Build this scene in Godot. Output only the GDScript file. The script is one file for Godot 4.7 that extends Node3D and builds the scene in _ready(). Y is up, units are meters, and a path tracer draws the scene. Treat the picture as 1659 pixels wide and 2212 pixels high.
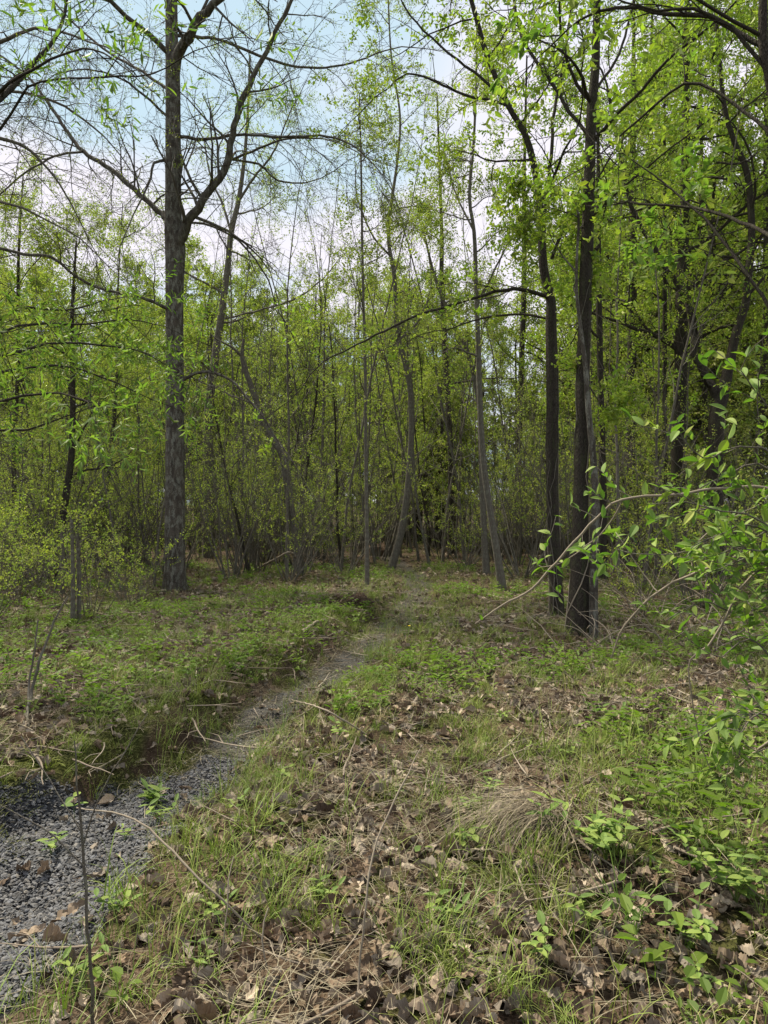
extends Node3D

# Photograph rows and columns below are those of a 1659 x 2212 view of it: the focal length is 1550 of its pixels, the horizon lies on row 1085.
const FOCAL := 1550.0
const MID_X := 829.5
const MID_Y := 1106.0
const PITCH := -0.01355
const EYE := Vector3(0.0, 1.6, 0.0)

var cam_basis := Basis(Vector3.RIGHT, PITCH)
var taken := {}
var bump := FastNoiseLite.new()
var patch := FastNoiseLite.new()
var gully := PackedVector2Array([Vector2(-2.6, 1.0), Vector2(-2.2, -1.6), Vector2(-1.85, -2.7), Vector2(-1.6, -3.5), Vector2(-1.25, -4.4), Vector2(-0.92, -5.6), Vector2(-0.6, -6.8), Vector2(-0.12, -8.6), Vector2(0.32, -10.8), Vector2(0.7, -13.6), Vector2(0.5, -17.0), Vector2(0.2, -21.0), Vector2(0.0, -27.0)])
var gravel_area := PackedVector2Array([Vector2(-0.9, -4.85), Vector2(-0.95, -4.3), Vector2(-1.05, -3.6), Vector2(-1.08, -3.0), Vector2(-1.12, -2.5), Vector2(-1.25, -2.0), Vector2(-1.4, -0.6), Vector2(-3.4, -0.6), Vector2(-3.4, -3.0), Vector2(-2.2, -3.75), Vector2(-1.85, -4.1), Vector2(-1.5, -4.6), Vector2(-1.15, -4.95)])
var M := {}
const GREENS := [Color(0.19, 0.275, 0.07), Color(0.25, 0.325, 0.08), Color(0.14, 0.215, 0.055), Color(0.31, 0.35, 0.085)]
const BROWNS := [Color(0.168, 0.122, 0.082), Color(0.235, 0.183, 0.13), Color(0.105, 0.076, 0.053), Color(0.325, 0.272, 0.205), Color(0.195, 0.165, 0.13)]
var sprays := {}
var leaf_meshes := {}

class Buf:
	var v := PackedVector3Array()
	var n := PackedVector3Array()
	var c := PackedColorArray()
	var ix := PackedInt32Array()
	func mesh(m: Material) -> ArrayMesh:
		var a := []
		a.resize(Mesh.ARRAY_MAX)
		a[Mesh.ARRAY_VERTEX] = v
		a[Mesh.ARRAY_NORMAL] = n
		if c.size() == v.size():
			a[Mesh.ARRAY_COLOR] = c
		if ix.size() > 0:
			a[Mesh.ARRAY_INDEX] = ix
		var am := ArrayMesh.new()
		am.add_surface_from_arrays(Mesh.PRIMITIVE_TRIANGLES, a)
		am.surface_set_material(0, m)
		return am

# ------------------------------------------------------------------ small helpers
func rng_of(s: int) -> RandomNumberGenerator:
	var r := RandomNumberGenerator.new()
	r.seed = s * 7919 + 13
	return r

func runit(r: RandomNumberGenerator) -> Vector3:
	return Vector3(r.randfn(), r.randfn(), r.randfn()).normalized()

func at(px: float, py: float, d: float) -> Vector3:
	return EYE + cam_basis * (Vector3((px - MID_X) / FOCAL, -(py - MID_Y) / FOCAL, -1.0) * d)

func screen(p: Vector3) -> Vector2:
	var q: Vector3 = cam_basis.inverse() * (p - EYE)
	if q.z > -0.1:
		return Vector2(-9999, -9999)
	return Vector2(MID_X + q.x / -q.z * FOCAL, MID_Y - q.y / -q.z * FOCAL)

func in_frame(p: Vector3) -> bool:
	var s := screen(p)
	return s.x > 0 and s.x < 1659 and s.y > 0 and s.y < 2212

func on_ground(px: float, py: float) -> Vector3:
	var dir := (at(px, py, 1.0) - EYE)
	var d := 1.6 / maxf(-dir.y, 0.02)
	for i in 6:
		var p := EYE + dir * d
		d += (p.y - land(p.x, p.z)) / maxf(-dir.y, 0.02)
	var q := EYE + dir * d
	return Vector3(q.x, land(q.x, q.z), q.z)

func gully_at(x: float, z: float) -> Vector2:
	# distance from the gully's line (negative on its left bank) and the place along it
	if x < -4.5 or x > 3.5 or z < -28.0:
		return Vector2(9, 0)
	var p := Vector2(x, z)
	var best := 99.0
	var side := 1.0
	var where := 0.0
	for i in gully.size() - 1:
		var a := gully[i]
		var e := gully[i + 1] - a
		var t := clampf((p - a).dot(e) / e.length_squared(), 0.0, 1.0)
		var o := p - (a + e * t)
		var l := o.length()
		if l < best:
			best = l
			side = signf(e.cross(o))
			where = i + t
	return Vector2(best * side, where)

func land(x: float, z: float) -> float:
	var h := bump.get_noise_2d(x * 1.0, z * 1.0) * 0.10 + bump.get_noise_2d(x * 5.0 + 40, z * 5.0) * 0.025
	var g := gully_at(x, z)
	if g.x < 8.0:
		var w := 0.55 if g.y < 4.2 else 0.36
		var deep := 0.15 if g.y < 5.0 else 0.08
		if g.y > 9.5:
			deep = 0.05
		if g.x < 0.0:
			h += -deep * (1.0 - smoothstep(w * 0.6, w * 1.25, -g.x)) + 0.13 * smoothstep(0.3, 0.6, -g.x) * (1.0 - smoothstep(1.2, 3.0, -g.x)) * (1.0 - smoothstep(8.0, 10.0, g.y))
		else:
			h += -deep * (1.0 - smoothstep(0.1, w * 1.6, g.x))
	h += 0.10 * exp(-(Vector2(x - 0.75, z + 3.4).length_squared()) / 0.55)
	return h

func in_gravel(x: float, z: float) -> bool:
	var w := patch.get_noise_2d(x * 14.0, z * 14.0) * 0.12
	return Geometry2D.is_point_in_polygon(Vector2(x + w, z + w), gravel_area)

func numbered(called: String) -> String:
	var k: int = taken.get(called, 0)
	taken[called] = k + 1
	return called if k == 0 else "%s_%03d" % [called, k]

func thing(called: String, label: String, category: String, where := Vector3.ZERO, group := "", kind := "") -> Node3D:
	var o := Node3D.new()
	o.name = numbered(called)
	add_child(o)
	o.position = where
	tag(o, label, category, group, kind)
	return o

func tag(o: Node, label: String, category := "", group := "", kind := "") -> void:
	if label:
		o.set_meta("label", label)
	if category:
		o.set_meta("category", category)
	if group:
		o.set_meta("group", group)
	if kind:
		o.set_meta("kind", kind)

func put(called: String, mesh: Mesh, parent: Node = null, kind := "") -> MeshInstance3D:
	var o := MeshInstance3D.new()
	o.name = called if parent else numbered(called)
	o.mesh = mesh
	if parent:
		parent.add_child(o, true)
	else:
		add_child(o)
	if kind:
		o.set_meta("kind", kind)
	return o

func scatter(called: String, mesh: Mesh, xf: Array, tints: Array, parent: Node) -> MultiMeshInstance3D:
	var mm := MultiMesh.new()
	mm.transform_format = MultiMesh.TRANSFORM_3D
	mm.use_colors = true
	mm.mesh = mesh
	mm.instance_count = xf.size()
	for i in xf.size():
		mm.set_instance_transform(i, xf[i])
		mm.set_instance_color(i, tints[i])
	var o := MultiMeshInstance3D.new()
	o.name = called
	o.multimesh = mm
	o.set_meta("kind", "stuff")
	parent.add_child(o, true)
	return o

func dup(o: Node3D, where: Vector3, turn: float, size: float, label := "") -> Node3D:
	var c: Node3D = o.duplicate()
	c.name = numbered(String(o.name).trim_suffix("_000").rstrip("0123456789").trim_suffix("_"))
	add_child(c)
	c.position = where
	c.basis = Basis(Vector3.UP, turn).scaled(Vector3.ONE * size)
	if label:
		c.set_meta("label", label)
	return c

# ------------------------------------------------------------------ shapes
func tube(b: Buf, p: PackedVector3Array, r: PackedFloat32Array, sides: int, rough := 0.0) -> void:
	var base := b.v.size()
	var m := p.size()
	if m < 2:
		return
	var cs := PackedFloat32Array()
	var sn := PackedFloat32Array()
	for k in sides:
		cs.append(cos(TAU * k / sides))
		sn.append(sin(TAU * k / sides))
	var u := Vector3.ZERO
	for i in m:
		var t := (p[mini(i + 1, m - 1)] - p[maxi(i - 1, 0)]).normalized()
		if i == 0:
			u = t.cross(Vector3(0.31, 0.17, 0.93) if absf(t.z) < 0.8 else Vector3(0.9, 0.3, 0.1)).normalized()
		else:
			u = (u - t * u.dot(t)).normalized()
		var w := t.cross(u)
		for k in sides:
			var d := u * cs[k] + w * sn[k]
			var rr := r[i]
			if rough > 0.0:
				rr *= 1.0 + rough * bump.get_noise_3d(d.x * 22.0 + p[i].x * 2.0, p[i].y * 0.8, d.z * 22.0 + p[i].z * 2.0)
			b.v.append(p[i] + d * rr)
			b.n.append(d)
	for i in m - 1:
		for k in sides:
			var a := base + i * sides + k
			var e := base + i * sides + (k + 1) % sides
			b.ix.append_array(PackedInt32Array([a, a + sides, e + sides, a, e + sides, e]))

func smooth_line(p: PackedVector3Array, w: PackedFloat32Array, step: float, wob: float, r: RandomNumberGenerator) -> Array:
	var q := PackedVector3Array()
	var rr := PackedFloat32Array()
	var m := p.size()
	for i in m - 1:
		var p0 := p[maxi(i - 1, 0)]
		var p1 := p[i]
		var p2 := p[i + 1]
		var p3 := p[mini(i + 2, m - 1)]
		var k := maxi(1, int(ceil(p1.distance_to(p2) / step)))
		for j in k:
			var t := float(j) / k
			q.append(p1.cubic_interpolate(p2, p0, p3, t) + (runit(r) * wob * (w[i] + 0.01) if i + j > 0 else Vector3.ZERO))
			rr.append(lerpf(w[i], w[i + 1], t))
	q.append(p[m - 1])
	rr.append(w[m - 1])
	return [q, rr]

func rhomb(v: PackedVector3Array, n: PackedVector3Array, base: Vector3, d: Vector3, up: Vector3, ll: float, lw: float, hexed: bool) -> void:
	var s := d.cross(up).normalized()
	up = s.cross(d).normalized()
	if hexed:
		var tip := base + d * ll - up * ll * 0.18
		var a1 := base + d * ll * 0.3 + s * lw * 0.46 + up * lw * 0.16
		var a2 := base + d * ll * 0.68 + s * lw * 0.38 + up * lw * 0.05
		var b1 := base + d * ll * 0.3 - s * lw * 0.46 + up * lw * 0.16
		var b2 := base + d * ll * 0.68 - s * lw * 0.38 + up * lw * 0.05
		v.append_array(PackedVector3Array([base, a1, a2, base, a2, tip, base, b2, b1, base, tip, b2]))
		var n1 := (a2 - base).cross(a1 - base).normalized()
		var n2 := (b1 - base).cross(b2 - base).normalized()
		n.append_array(PackedVector3Array([n1, n1, n1, n1, n1, n1, n2, n2, n2, n2, n2, n2]))
	else:
		var tip := base + d * ll - up * ll * 0.12
		var a1 := base + d * ll * 0.42 + s * lw * 0.5 + up * lw * 0.15
		var b1 := base + d * ll * 0.42 - s * lw * 0.5 + up * lw * 0.15
		v.append_array(PackedVector3Array([base, a1, tip, base, tip, b1]))
		var n1 := (tip - base).cross(a1 - base).normalized()
		var n2 := (b1 - base).cross(tip - base).normalized()
		n.append_array(PackedVector3Array([n1, n1, n1, n2, n2, n2]))

func make_sprays(key: String, count: int, leaves: int, length: float, ll: float, lw: float, hexed: bool, tints: Array) -> void:
	# leafy twig ends, pointing along +y
	var set := []
	for k in count:
		var r := rng_of(hash(key) % 1000 + k)
		var v := PackedVector3Array()
		var n := PackedVector3Array()
		var owner := PackedInt32Array()
		for j in leaves:
			var t := (j + r.randf()) / leaves
			var a := j * 2.4 + r.randf() * 0.8
			var out := Vector3(cos(a), 0, sin(a))
			var d := (out * r.randf_range(0.6, 1.0) + Vector3.UP * r.randf_range(0.1, 0.9) + runit(r) * 0.25).normalized()
			var base := Vector3(0, t * length, 0) + runit(r) * length * 0.06
			rhomb(v, n, base, d, (Vector3.UP * 0.5 + runit(r)).normalized(), ll * r.randf_range(0.6, 1.15), lw * r.randf_range(0.7, 1.15), hexed)
			while owner.size() < v.size():
				owner.append(j)
		var colored := []
		for t in tints.size():
			var c := PackedColorArray()
			var tone := []
			for j in leaves:
				var q := r.randf_range(0.72, 1.28)
				var y := r.randf_range(0.9, 1.12)
				var col: Color = tints[t]
				tone.append(Color(col.r * q * y, col.g * q, col.b * q * r.randf_range(0.8, 1.2)))
			for o in owner:
				c.append(tone[o])
			colored.append(c)
		set.append([v, n, colored])
	sprays[key] = set

func add_spray(b: Buf, key: String, xf: Transform3D, r: RandomNumberGenerator) -> void:
	var set: Array = sprays[key]
	var s: Array = set[r.randi() % set.size()]
	var colored: Array = s[2]
	b.v.append_array(xf * (s[0] as PackedVector3Array))
	b.n.append_array(Transform3D(xf.basis.orthonormalized(), Vector3.ZERO) * (s[1] as PackedVector3Array))
	b.c.append_array(colored[r.randi() % colored.size()])

func frame_along(d: Vector3, r: RandomNumberGenerator) -> Basis:
	var x := d.cross(runit(r)).normalized()
	return Basis(x, d, x.cross(d))

func grow(b: Buf, tips: Array, r: RandomNumberGenerator, p: Vector3, dir: Vector3, length: float, rad: float, level: int, cfg: Dictionary) -> void:
	var n: int = [7, 5, 4, 3][level]
	var last: int = cfg.levels
	var pts := PackedVector3Array([p])
	var rr := PackedFloat32Array([rad])
	var dirs := PackedVector3Array([dir])
	var d := dir
	var wob: float = cfg.get("wob", 0.22)
	var lift: float = cfg.get("lift", 0.06)
	for i in n:
		d = (d + runit(r) * wob + Vector3.UP * lift).normalized()
		p += d * length / n
		pts.append(p)
		dirs.append(d)
		rr.append(rad * lerpf(1.0, 0.28, float(i + 1) / n))
	tube(b, pts, rr, [7, 5, 4, 3][level])
	if level < last:
		var kids: int = cfg.kids[level]
		for k in kids:
			var t := lerpf(cfg.get("from", 0.22), 1.0, (k + r.randf()) / kids)
			var i := mini(int(t * n), n - 1)
			var q := pts[i].lerp(pts[i + 1], t * n - i)
			var side := dirs[i].cross(runit(r)).normalized()
			var kid := dirs[i].rotated(side, deg_to_rad(r.randf_range(cfg.get("angle0", 28.0), cfg.get("angle1", 68.0))))
			grow(b, tips, r, q, kid, length * r.randf_range(0.38, 0.62) * (1.15 - 0.45 * t), maxf(rr[i] * 0.6, cfg.get("thin", 0.0025)), level + 1, cfg)
	else:
		tips.append([pts[2], dirs[2]])
	tips.append([p, d])

func leaves_on(tips: Array, key: String, share: float, size: float, r: RandomNumberGenerator, b: Buf) -> void:
	for t in tips:
		if r.randf() < share:
			var d: Vector3 = t[1]
			add_spray(b, key, Transform3D(frame_along((d + runit(r) * 0.3).normalized(), r).scaled(Vector3.ONE * size * r.randf_range(0.75, 1.2)), t[0]), r)

# ------------------------------------------------------------------ textures and materials
func tone_image(w: int, h: int, noises: Array, f: Callable) -> ImageTexture:
	var data := PackedByteArray()
	data.resize(w * h * 3)
	var maps := []
	for n in noises:
		var im: Image = (n as FastNoiseLite).get_seamless_image(w, h)
		im.convert(Image.FORMAT_L8)
		maps.append(im.get_data())
	var vals := PackedFloat32Array()
	vals.resize(noises.size())
	for i in w * h:
		for k in maps.size():
			vals[k] = maps[k][i] / 255.0
		var c: Color = f.call(vals)
		c = c.linear_to_srgb()
		data[i * 3] = int(clampf(c.r, 0, 1) * 255)
		data[i * 3 + 1] = int(clampf(c.g, 0, 1) * 255)
		data[i * 3 + 2] = int(clampf(c.b, 0, 1) * 255)
	return ImageTexture.create_from_image(Image.create_from_data(w, h, false, Image.FORMAT_RGB8, data))

func noise(freq: float, octaves: int, s: int, kind := FastNoiseLite.FRACTAL_FBM, type := FastNoiseLite.TYPE_SIMPLEX_SMOOTH) -> FastNoiseLite:
	var n := FastNoiseLite.new()
	n.noise_type = type
	n.frequency = freq
	n.fractal_octaves = octaves
	n.fractal_type = kind
	n.seed = s
	return n

func bark(called: String, tex: Texture2D, height: Texture2D, scale: Vector3, relief: float) -> void:
	var m := StandardMaterial3D.new()
	m.resource_name = called
	m.albedo_texture = tex
	m.roughness = 0.95
	m.metallic_specular = 0.2
	m.uv1_triplanar = true
	m.uv1_scale = scale
	m.heightmap_enabled = true
	m.heightmap_texture = height
	m.heightmap_scale = relief
	M[called] = m

func plain(called: String, c: Color, rough := 0.9, back := Color.BLACK, vertex := false) -> void:
	var m := StandardMaterial3D.new()
	m.resource_name = called
	m.albedo_color = Color.WHITE if vertex else c.linear_to_srgb()
	m.vertex_color_use_as_albedo = vertex
	m.roughness = rough
	m.metallic_specular = 0.3
	m.cull_mode = BaseMaterial3D.CULL_DISABLED
	if back != Color.BLACK:
		m.backlight_enabled = true
		m.backlight = back
	M[called] = m

func materials() -> void:
	var furrow := noise(0.03, 4, 3, FastNoiseLite.FRACTAL_RIDGED)
	var fine := noise(0.08, 3, 5)
	var blotch := noise(0.008, 3, 8)
	var relief := ImageTexture.create_from_image(furrow.get_seamless_image(512, 512))
	var dark := tone_image(512, 512, [furrow, fine, blotch], func(v): return Color(0.032, 0.027, 0.022).lerp(Color(0.125, 0.108, 0.088), clampf((1.0 - v[0]) * 0.7 + (v[1] - 0.5) * 0.7, 0, 1)).lerp(Color(0.085, 0.095, 0.05), smoothstep(0.6, 0.75, v[2]) * 0.5))
	var spots := noise(0.007, 4, 31)
	var film := noise(0.010, 5, 33)
	var speck := noise(0.06, 4, 35)
	var lichen := tone_image(1024, 1024, [speck, spots, film], func(v): return Color(0.055, 0.047, 0.037).lerp(Color(0.115, 0.10, 0.083), clampf(0.5 + (v[0] - 0.5) * 1.8, 0, 1)).lerp(Color(0.035, 0.03, 0.025), smoothstep(0.45, 0.66, v[1] + (v[0] - 0.5) * 0.5) * 0.7).lerp(Color(0.24, 0.245, 0.205), smoothstep(0.5, 0.68, v[2] + (v[0] - 0.5) * 0.5) * 0.55))
	var grey := tone_image(512, 512, [furrow, fine, blotch], func(v): return Color(0.085, 0.075, 0.06).lerp(Color(0.20, 0.18, 0.15), clampf((1.0 - v[0]) * 0.6 + (v[1] - 0.5) * 0.9, 0, 1)).lerp(Color(0.2, 0.21, 0.16), smoothstep(0.58, 0.7, v[2]) * 0.5))
	bark("dark_bark", dark, relief, Vector3(4.0, 0.8, 4.0), 3.0)
	bark("lichen_bark", lichen, ImageTexture.create_from_image(speck.get_seamless_image(512, 512)), Vector3(1.3, 0.42, 1.3), 0.6)
	bark("oak_bark", dark, relief, Vector3(4.0, 2.2, 4.0), 1.2)
	bark("grey_bark", grey, relief, Vector3(6.0, 2.0, 6.0), 0.5)
	bark("pale_wood", tone_image(256, 256, [furrow, fine], func(v): return Color(0.16, 0.135, 0.10).lerp(Color(0.36, 0.31, 0.24), clampf((1.0 - v[0]) * 0.5 + v[1] * 0.5, 0, 1))), relief, Vector3(20.0, 20.0, 20.0), 0.2)
	var through := Color(0.88, 1.0, 0.6)
	plain("leaf", Color.WHITE, 0.55, through, true)
	plain("shrub_leaf", Color.WHITE, 0.6, Color(0.75, 0.9, 0.45), true)
	plain("grass", Color.WHITE, 0.6, Color(0.6, 0.7, 0.35), true)
	plain("litter", Color.WHITE, 0.85, Color(0.25, 0.2, 0.15), true)
	plain("straw", Color.WHITE, 0.8, Color(0.2, 0.18, 0.12), true)
	plain("stone", Color.WHITE, 0.8, Color.BLACK, true)
	plain("flower", Color(0.75, 0.55, 0.03), 0.7)
	plain("stalk", Color(0.11, 0.16, 0.035), 0.6)
	var soil := StandardMaterial3D.new()
	soil.resource_name = "soil"
	soil.vertex_color_use_as_albedo = true
	soil.roughness = 0.97
	soil.metallic_specular = 0.2
	soil.uv1_triplanar = true
	soil.uv1_world_triplanar = true
	soil.uv1_scale = Vector3(1.3, 1.3, 1.3)
	var grain := noise(0.05, 5, 21)
	var crumb := noise(0.16, 2, 22, FastNoiseLite.FRACTAL_FBM, FastNoiseLite.TYPE_CELLULAR)
	soil.albedo_texture = tone_image(512, 512, [grain, crumb], func(v): return Color(0.45, 0.42, 0.4).lerp(Color(1, 1, 1), clampf(v[0] * 1.3 - 0.3 + (v[1] - 0.5) * 0.5, 0, 1)))
	soil.heightmap_enabled = true
	soil.heightmap_texture = ImageTexture.create_from_image(grain.get_seamless_image(512, 512))
	soil.heightmap_scale = 3.0
	M["soil"] = soil

func long_leaf(key: String, ll: float, lw: float, peak: float, fold: float, droop: float, mat: Material, tint := Color.WHITE) -> ArrayMesh:
	# one leaf along +y with a midrib, 16 triangles
	var b := Buf.new()
	var rows := 5
	var mid := []
	var lft := []
	var rgt := []
	for i in rows + 1:
		var t := float(i) / rows
		var w := lw * 0.5 * pow(sin(PI * pow(t, peak)), 0.8) if i > 0 and i < rows else 0.0
		var c := Vector3(0, t * ll, -droop * ll * t * t)
		mid.append(c)
		lft.append(c + Vector3(-w, 0, fold * w))
		rgt.append(c + Vector3(w, 0, fold * w))
	for i in rows:
		for s in 2:
			var e: Array = lft if s == 0 else rgt
			var quad := [mid[i], e[i], e[i + 1], mid[i + 1]] if s == 0 else [mid[i], mid[i + 1], e[i + 1], e[i]]
			for f in [[0, 1, 2], [0, 2, 3]]:
				var a: Vector3 = quad[f[0]]
				var bb: Vector3 = quad[f[1]]
				var cc: Vector3 = quad[f[2]]
				var nn := (cc - a).cross(bb - a)
				if nn.length() < 1e-9:
					continue
				nn = nn.normalized()
				b.v.append_array(PackedVector3Array([a, bb, cc]))
				b.n.append_array(PackedVector3Array([nn, nn, nn]))
	b.c.resize(b.v.size())
	b.c.fill(tint)
	leaf_meshes[key] = b
	return b.mesh(mat)

func oak_leaf(ll: float, lw: float, curl: float, twist: float, s: int) -> Buf:
	# a dry, lobed, curled leaf lying along +z
	var b := Buf.new()
	var r := rng_of(s)
	var rows := 14
	var lobes := r.randf_range(2.6, 3.6)
	var deep := 0.08 if s % 7 in [2, 5] else r.randf_range(0.3, 0.66)
	var pts := []
	for i in rows + 1:
		var t := float(i) / rows
		var env := sin(PI * pow(clampf(t, 0.0, 1.0), 0.75))
		var lobe := 1.0 - deep * (0.5 - 0.5 * cos(TAU * (t * lobes + 0.1)))
		var row := []
		for k in 5:
			var e := (k - 2) / 2.0
			var w := lw * 0.5 * env * (lobe if absf(e) > 0.9 else 1.0 if absf(e) < 0.1 else 0.9 * minf(1.0, lobe + 0.25)) if i > 0 and i < rows else 0.003
			if i <= 1:
				w = 0.004
			var x := w * e * r.randf_range(0.82, 1.18)
			var y := curl * e * e * lw * 0.55 * env + twist * e * (t - 0.5) * lw + 0.25 * curl * ll * (t - 0.5) * (t - 0.5) * 2.0 + r.randf_range(-1, 1) * 0.09 * lw * env
			row.append(Vector3(x, y, (t - 0.5) * ll))
		pts.append(row)
	for i in rows:
		for k in 4:
			for f in [[pts[i][k], pts[i + 1][k], pts[i + 1][k + 1]], [pts[i][k], pts[i + 1][k + 1], pts[i][k + 1]]]:
				var a: Vector3 = f[0]
				var bb: Vector3 = f[1]
				var cc: Vector3 = f[2]
				var nn := (cc - a).cross(bb - a)
				if nn.length() < 1e-9:
					continue
				nn = nn.normalized()
				b.v.append_array(PackedVector3Array([a, bb, cc]))
				b.n.append_array(PackedVector3Array([nn, nn, nn]))
	return b

# ------------------------------------------------------------------ sky, light, camera
func sky_image() -> ImageTexture:
	var w := 1024
	var h := 512
	var im := Image.create(w, h, false, Image.FORMAT_RGBF)
	var n := noise(0.55, 5, 4)
	for y in h:
		var up := PI * (0.5 - (y + 0.5) / h)
		for x in w:
			var c := Color(0.10, 0.12, 0.07)
			if up > -0.02:
				var round_ := TAU * (x + 0.5) / w
				var d := Vector3(cos(up) * sin(round_), sin(up), cos(up) * cos(round_))
				var flat := 1.0 / (maxf(d.y, 0.0) + 0.22)
				var v := n.get_noise_2d(d.x * flat + 3.1, d.z * flat * 1.3 + 0.4) * 0.5 + 0.5
				var blue := Color(0.275, 0.365, 0.425).lerp(Color(0.36, 0.43, 0.48), pow(1.0 - maxf(d.y, 0.0), 3.0))
				var cloud := Color(0.47, 0.445, 0.485)
				c = blue.lerp(cloud, smoothstep(0.36, 0.58, v) * 0.92)
			im.set_pixel(x, y, c)
	return ImageTexture.create_from_image(im)

func light_and_camera() -> void:
	var cam := Camera3D.new()
	cam.name = "camera"
	cam.fov = rad_to_deg(2.0 * atan(MID_Y / FOCAL))
	cam.near = 0.05
	cam.far = 900.0
	add_child(cam)
	cam.transform = Transform3D(cam_basis, EYE)
	cam.current = true
	var e := Environment.new()
	e.background_mode = Environment.BG_SKY
	var sky := Sky.new()
	var pan := PanoramaSkyMaterial.new()
	pan.panorama = sky_image()
	sky.sky_material = pan
	e.sky = sky
	e.tonemap_mode = Environment.TONE_MAPPER_LINEAR
	e.tonemap_exposure = 2.2
	e.sdfgi_enabled = true
	e.ssao_enabled = true
	e.ssil_enabled = true
	var we := WorldEnvironment.new()
	we.name = "world_environment"
	we.environment = e
	add_child(we)
	var sun := DirectionalLight3D.new()
	sun.name = "sun"
	sun.light_energy = 1.4
	sun.light_angular_distance = 5.0
	sun.light_color = Color(1.0, 0.96, 0.88)
	sun.shadow_enabled = true
	add_child(sun)
	sun.look_at_from_position(Vector3(-6.0, 12.5, -5.0), Vector3.ZERO)

# ------------------------------------------------------------------ ground
func ground() -> void:
	var b := Buf.new()
	var nx := 250
	var nz := 270
	for j in nz + 1:
		var v := float(j) / nz
		var z := 1.5 - 16.0 * v - 380.0 * pow(v, 7.0)
		for i in nx + 1:
			var u := 2.0 * i / nx - 1.0
			var x := 6.5 * u + 300.0 * pow(u, 7.0)
			b.v.append(Vector3(x, land(x, z), z))
			var g := gully_at(x, z)
			var k := patch.get_noise_2d(x * 3.0, z * 3.0)
			var k2 := patch.get_noise_2d(x * 11.0 + 50, z * 11.0)
			var c := Color(0.135, 0.10, 0.068).lerp(Color(0.085, 0.062, 0.042), smoothstep(-0.2, 0.3, k))
			c = c.lerp(Color(0.075, 0.09, 0.022), 0.75 * smoothstep(0.1, 0.35, k2 + k * 0.5))
			if g.x < 8.0 and g.y < 11.5:
				var worn := 1.0 - smoothstep(0.12, 0.34, absf(g.x - 0.02) + k2 * 0.2)
				if g.y > 7.5:
					worn *= 0.8
				c = c.lerp(Color(0.135, 0.132, 0.12).lerp(Color(0.09, 0.09, 0.065), smoothstep(-0.2, 0.2, k2)), worn)
				var moss := smoothstep(0.4, 0.5, -g.x + k2 * 0.2) * (1.0 - smoothstep(0.75, 1.0, -g.x + k2 * 0.4)) if g.y < 7.5 else 0.0
				c = c.lerp(Color(0.085, 0.105, 0.02).lerp(Color(0.05, 0.06, 0.02), smoothstep(-0.25, 0.25, k2)), moss * 0.9)
			if in_gravel(x, z):
				c = Color(0.075, 0.08, 0.09)
			b.c.append(c)
	var w := nx + 1
	for j in nz:
		for i in nx:
			var a := j * w + i
			b.ix.append_array(PackedInt32Array([a, a + w, a + w + 1, a, a + w + 1, a + 1]))
	b.n.resize(b.v.size())
	b.n.fill(Vector3.ZERO)
	for j in nz + 1:
		for i in nx + 1:
			var a := j * w + i
			var dx := b.v[j * w + mini(i + 1, nx)] - b.v[j * w + maxi(i - 1, 0)]
			var dz := b.v[mini(j + 1, nz) * w + i] - b.v[maxi(j - 1, 0) * w + i]
			b.n[a] = dx.cross(dz).normalized()
			if b.n[a].y < 0:
				b.n[a] = -b.n[a]
	var fixed := PackedInt32Array()
	fixed.resize(b.ix.size())
	for i in range(0, b.ix.size(), 3):
		fixed[i] = b.ix[i]
		fixed[i + 1] = b.ix[i + 1]
		fixed[i + 2] = b.ix[i + 2]
	b.ix = fixed
	var g := put("ground", b.mesh(M.soil), null, "structure")
	g.set_meta("label", "brown forest soil with moss and a shallow washed-out gully")

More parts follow.
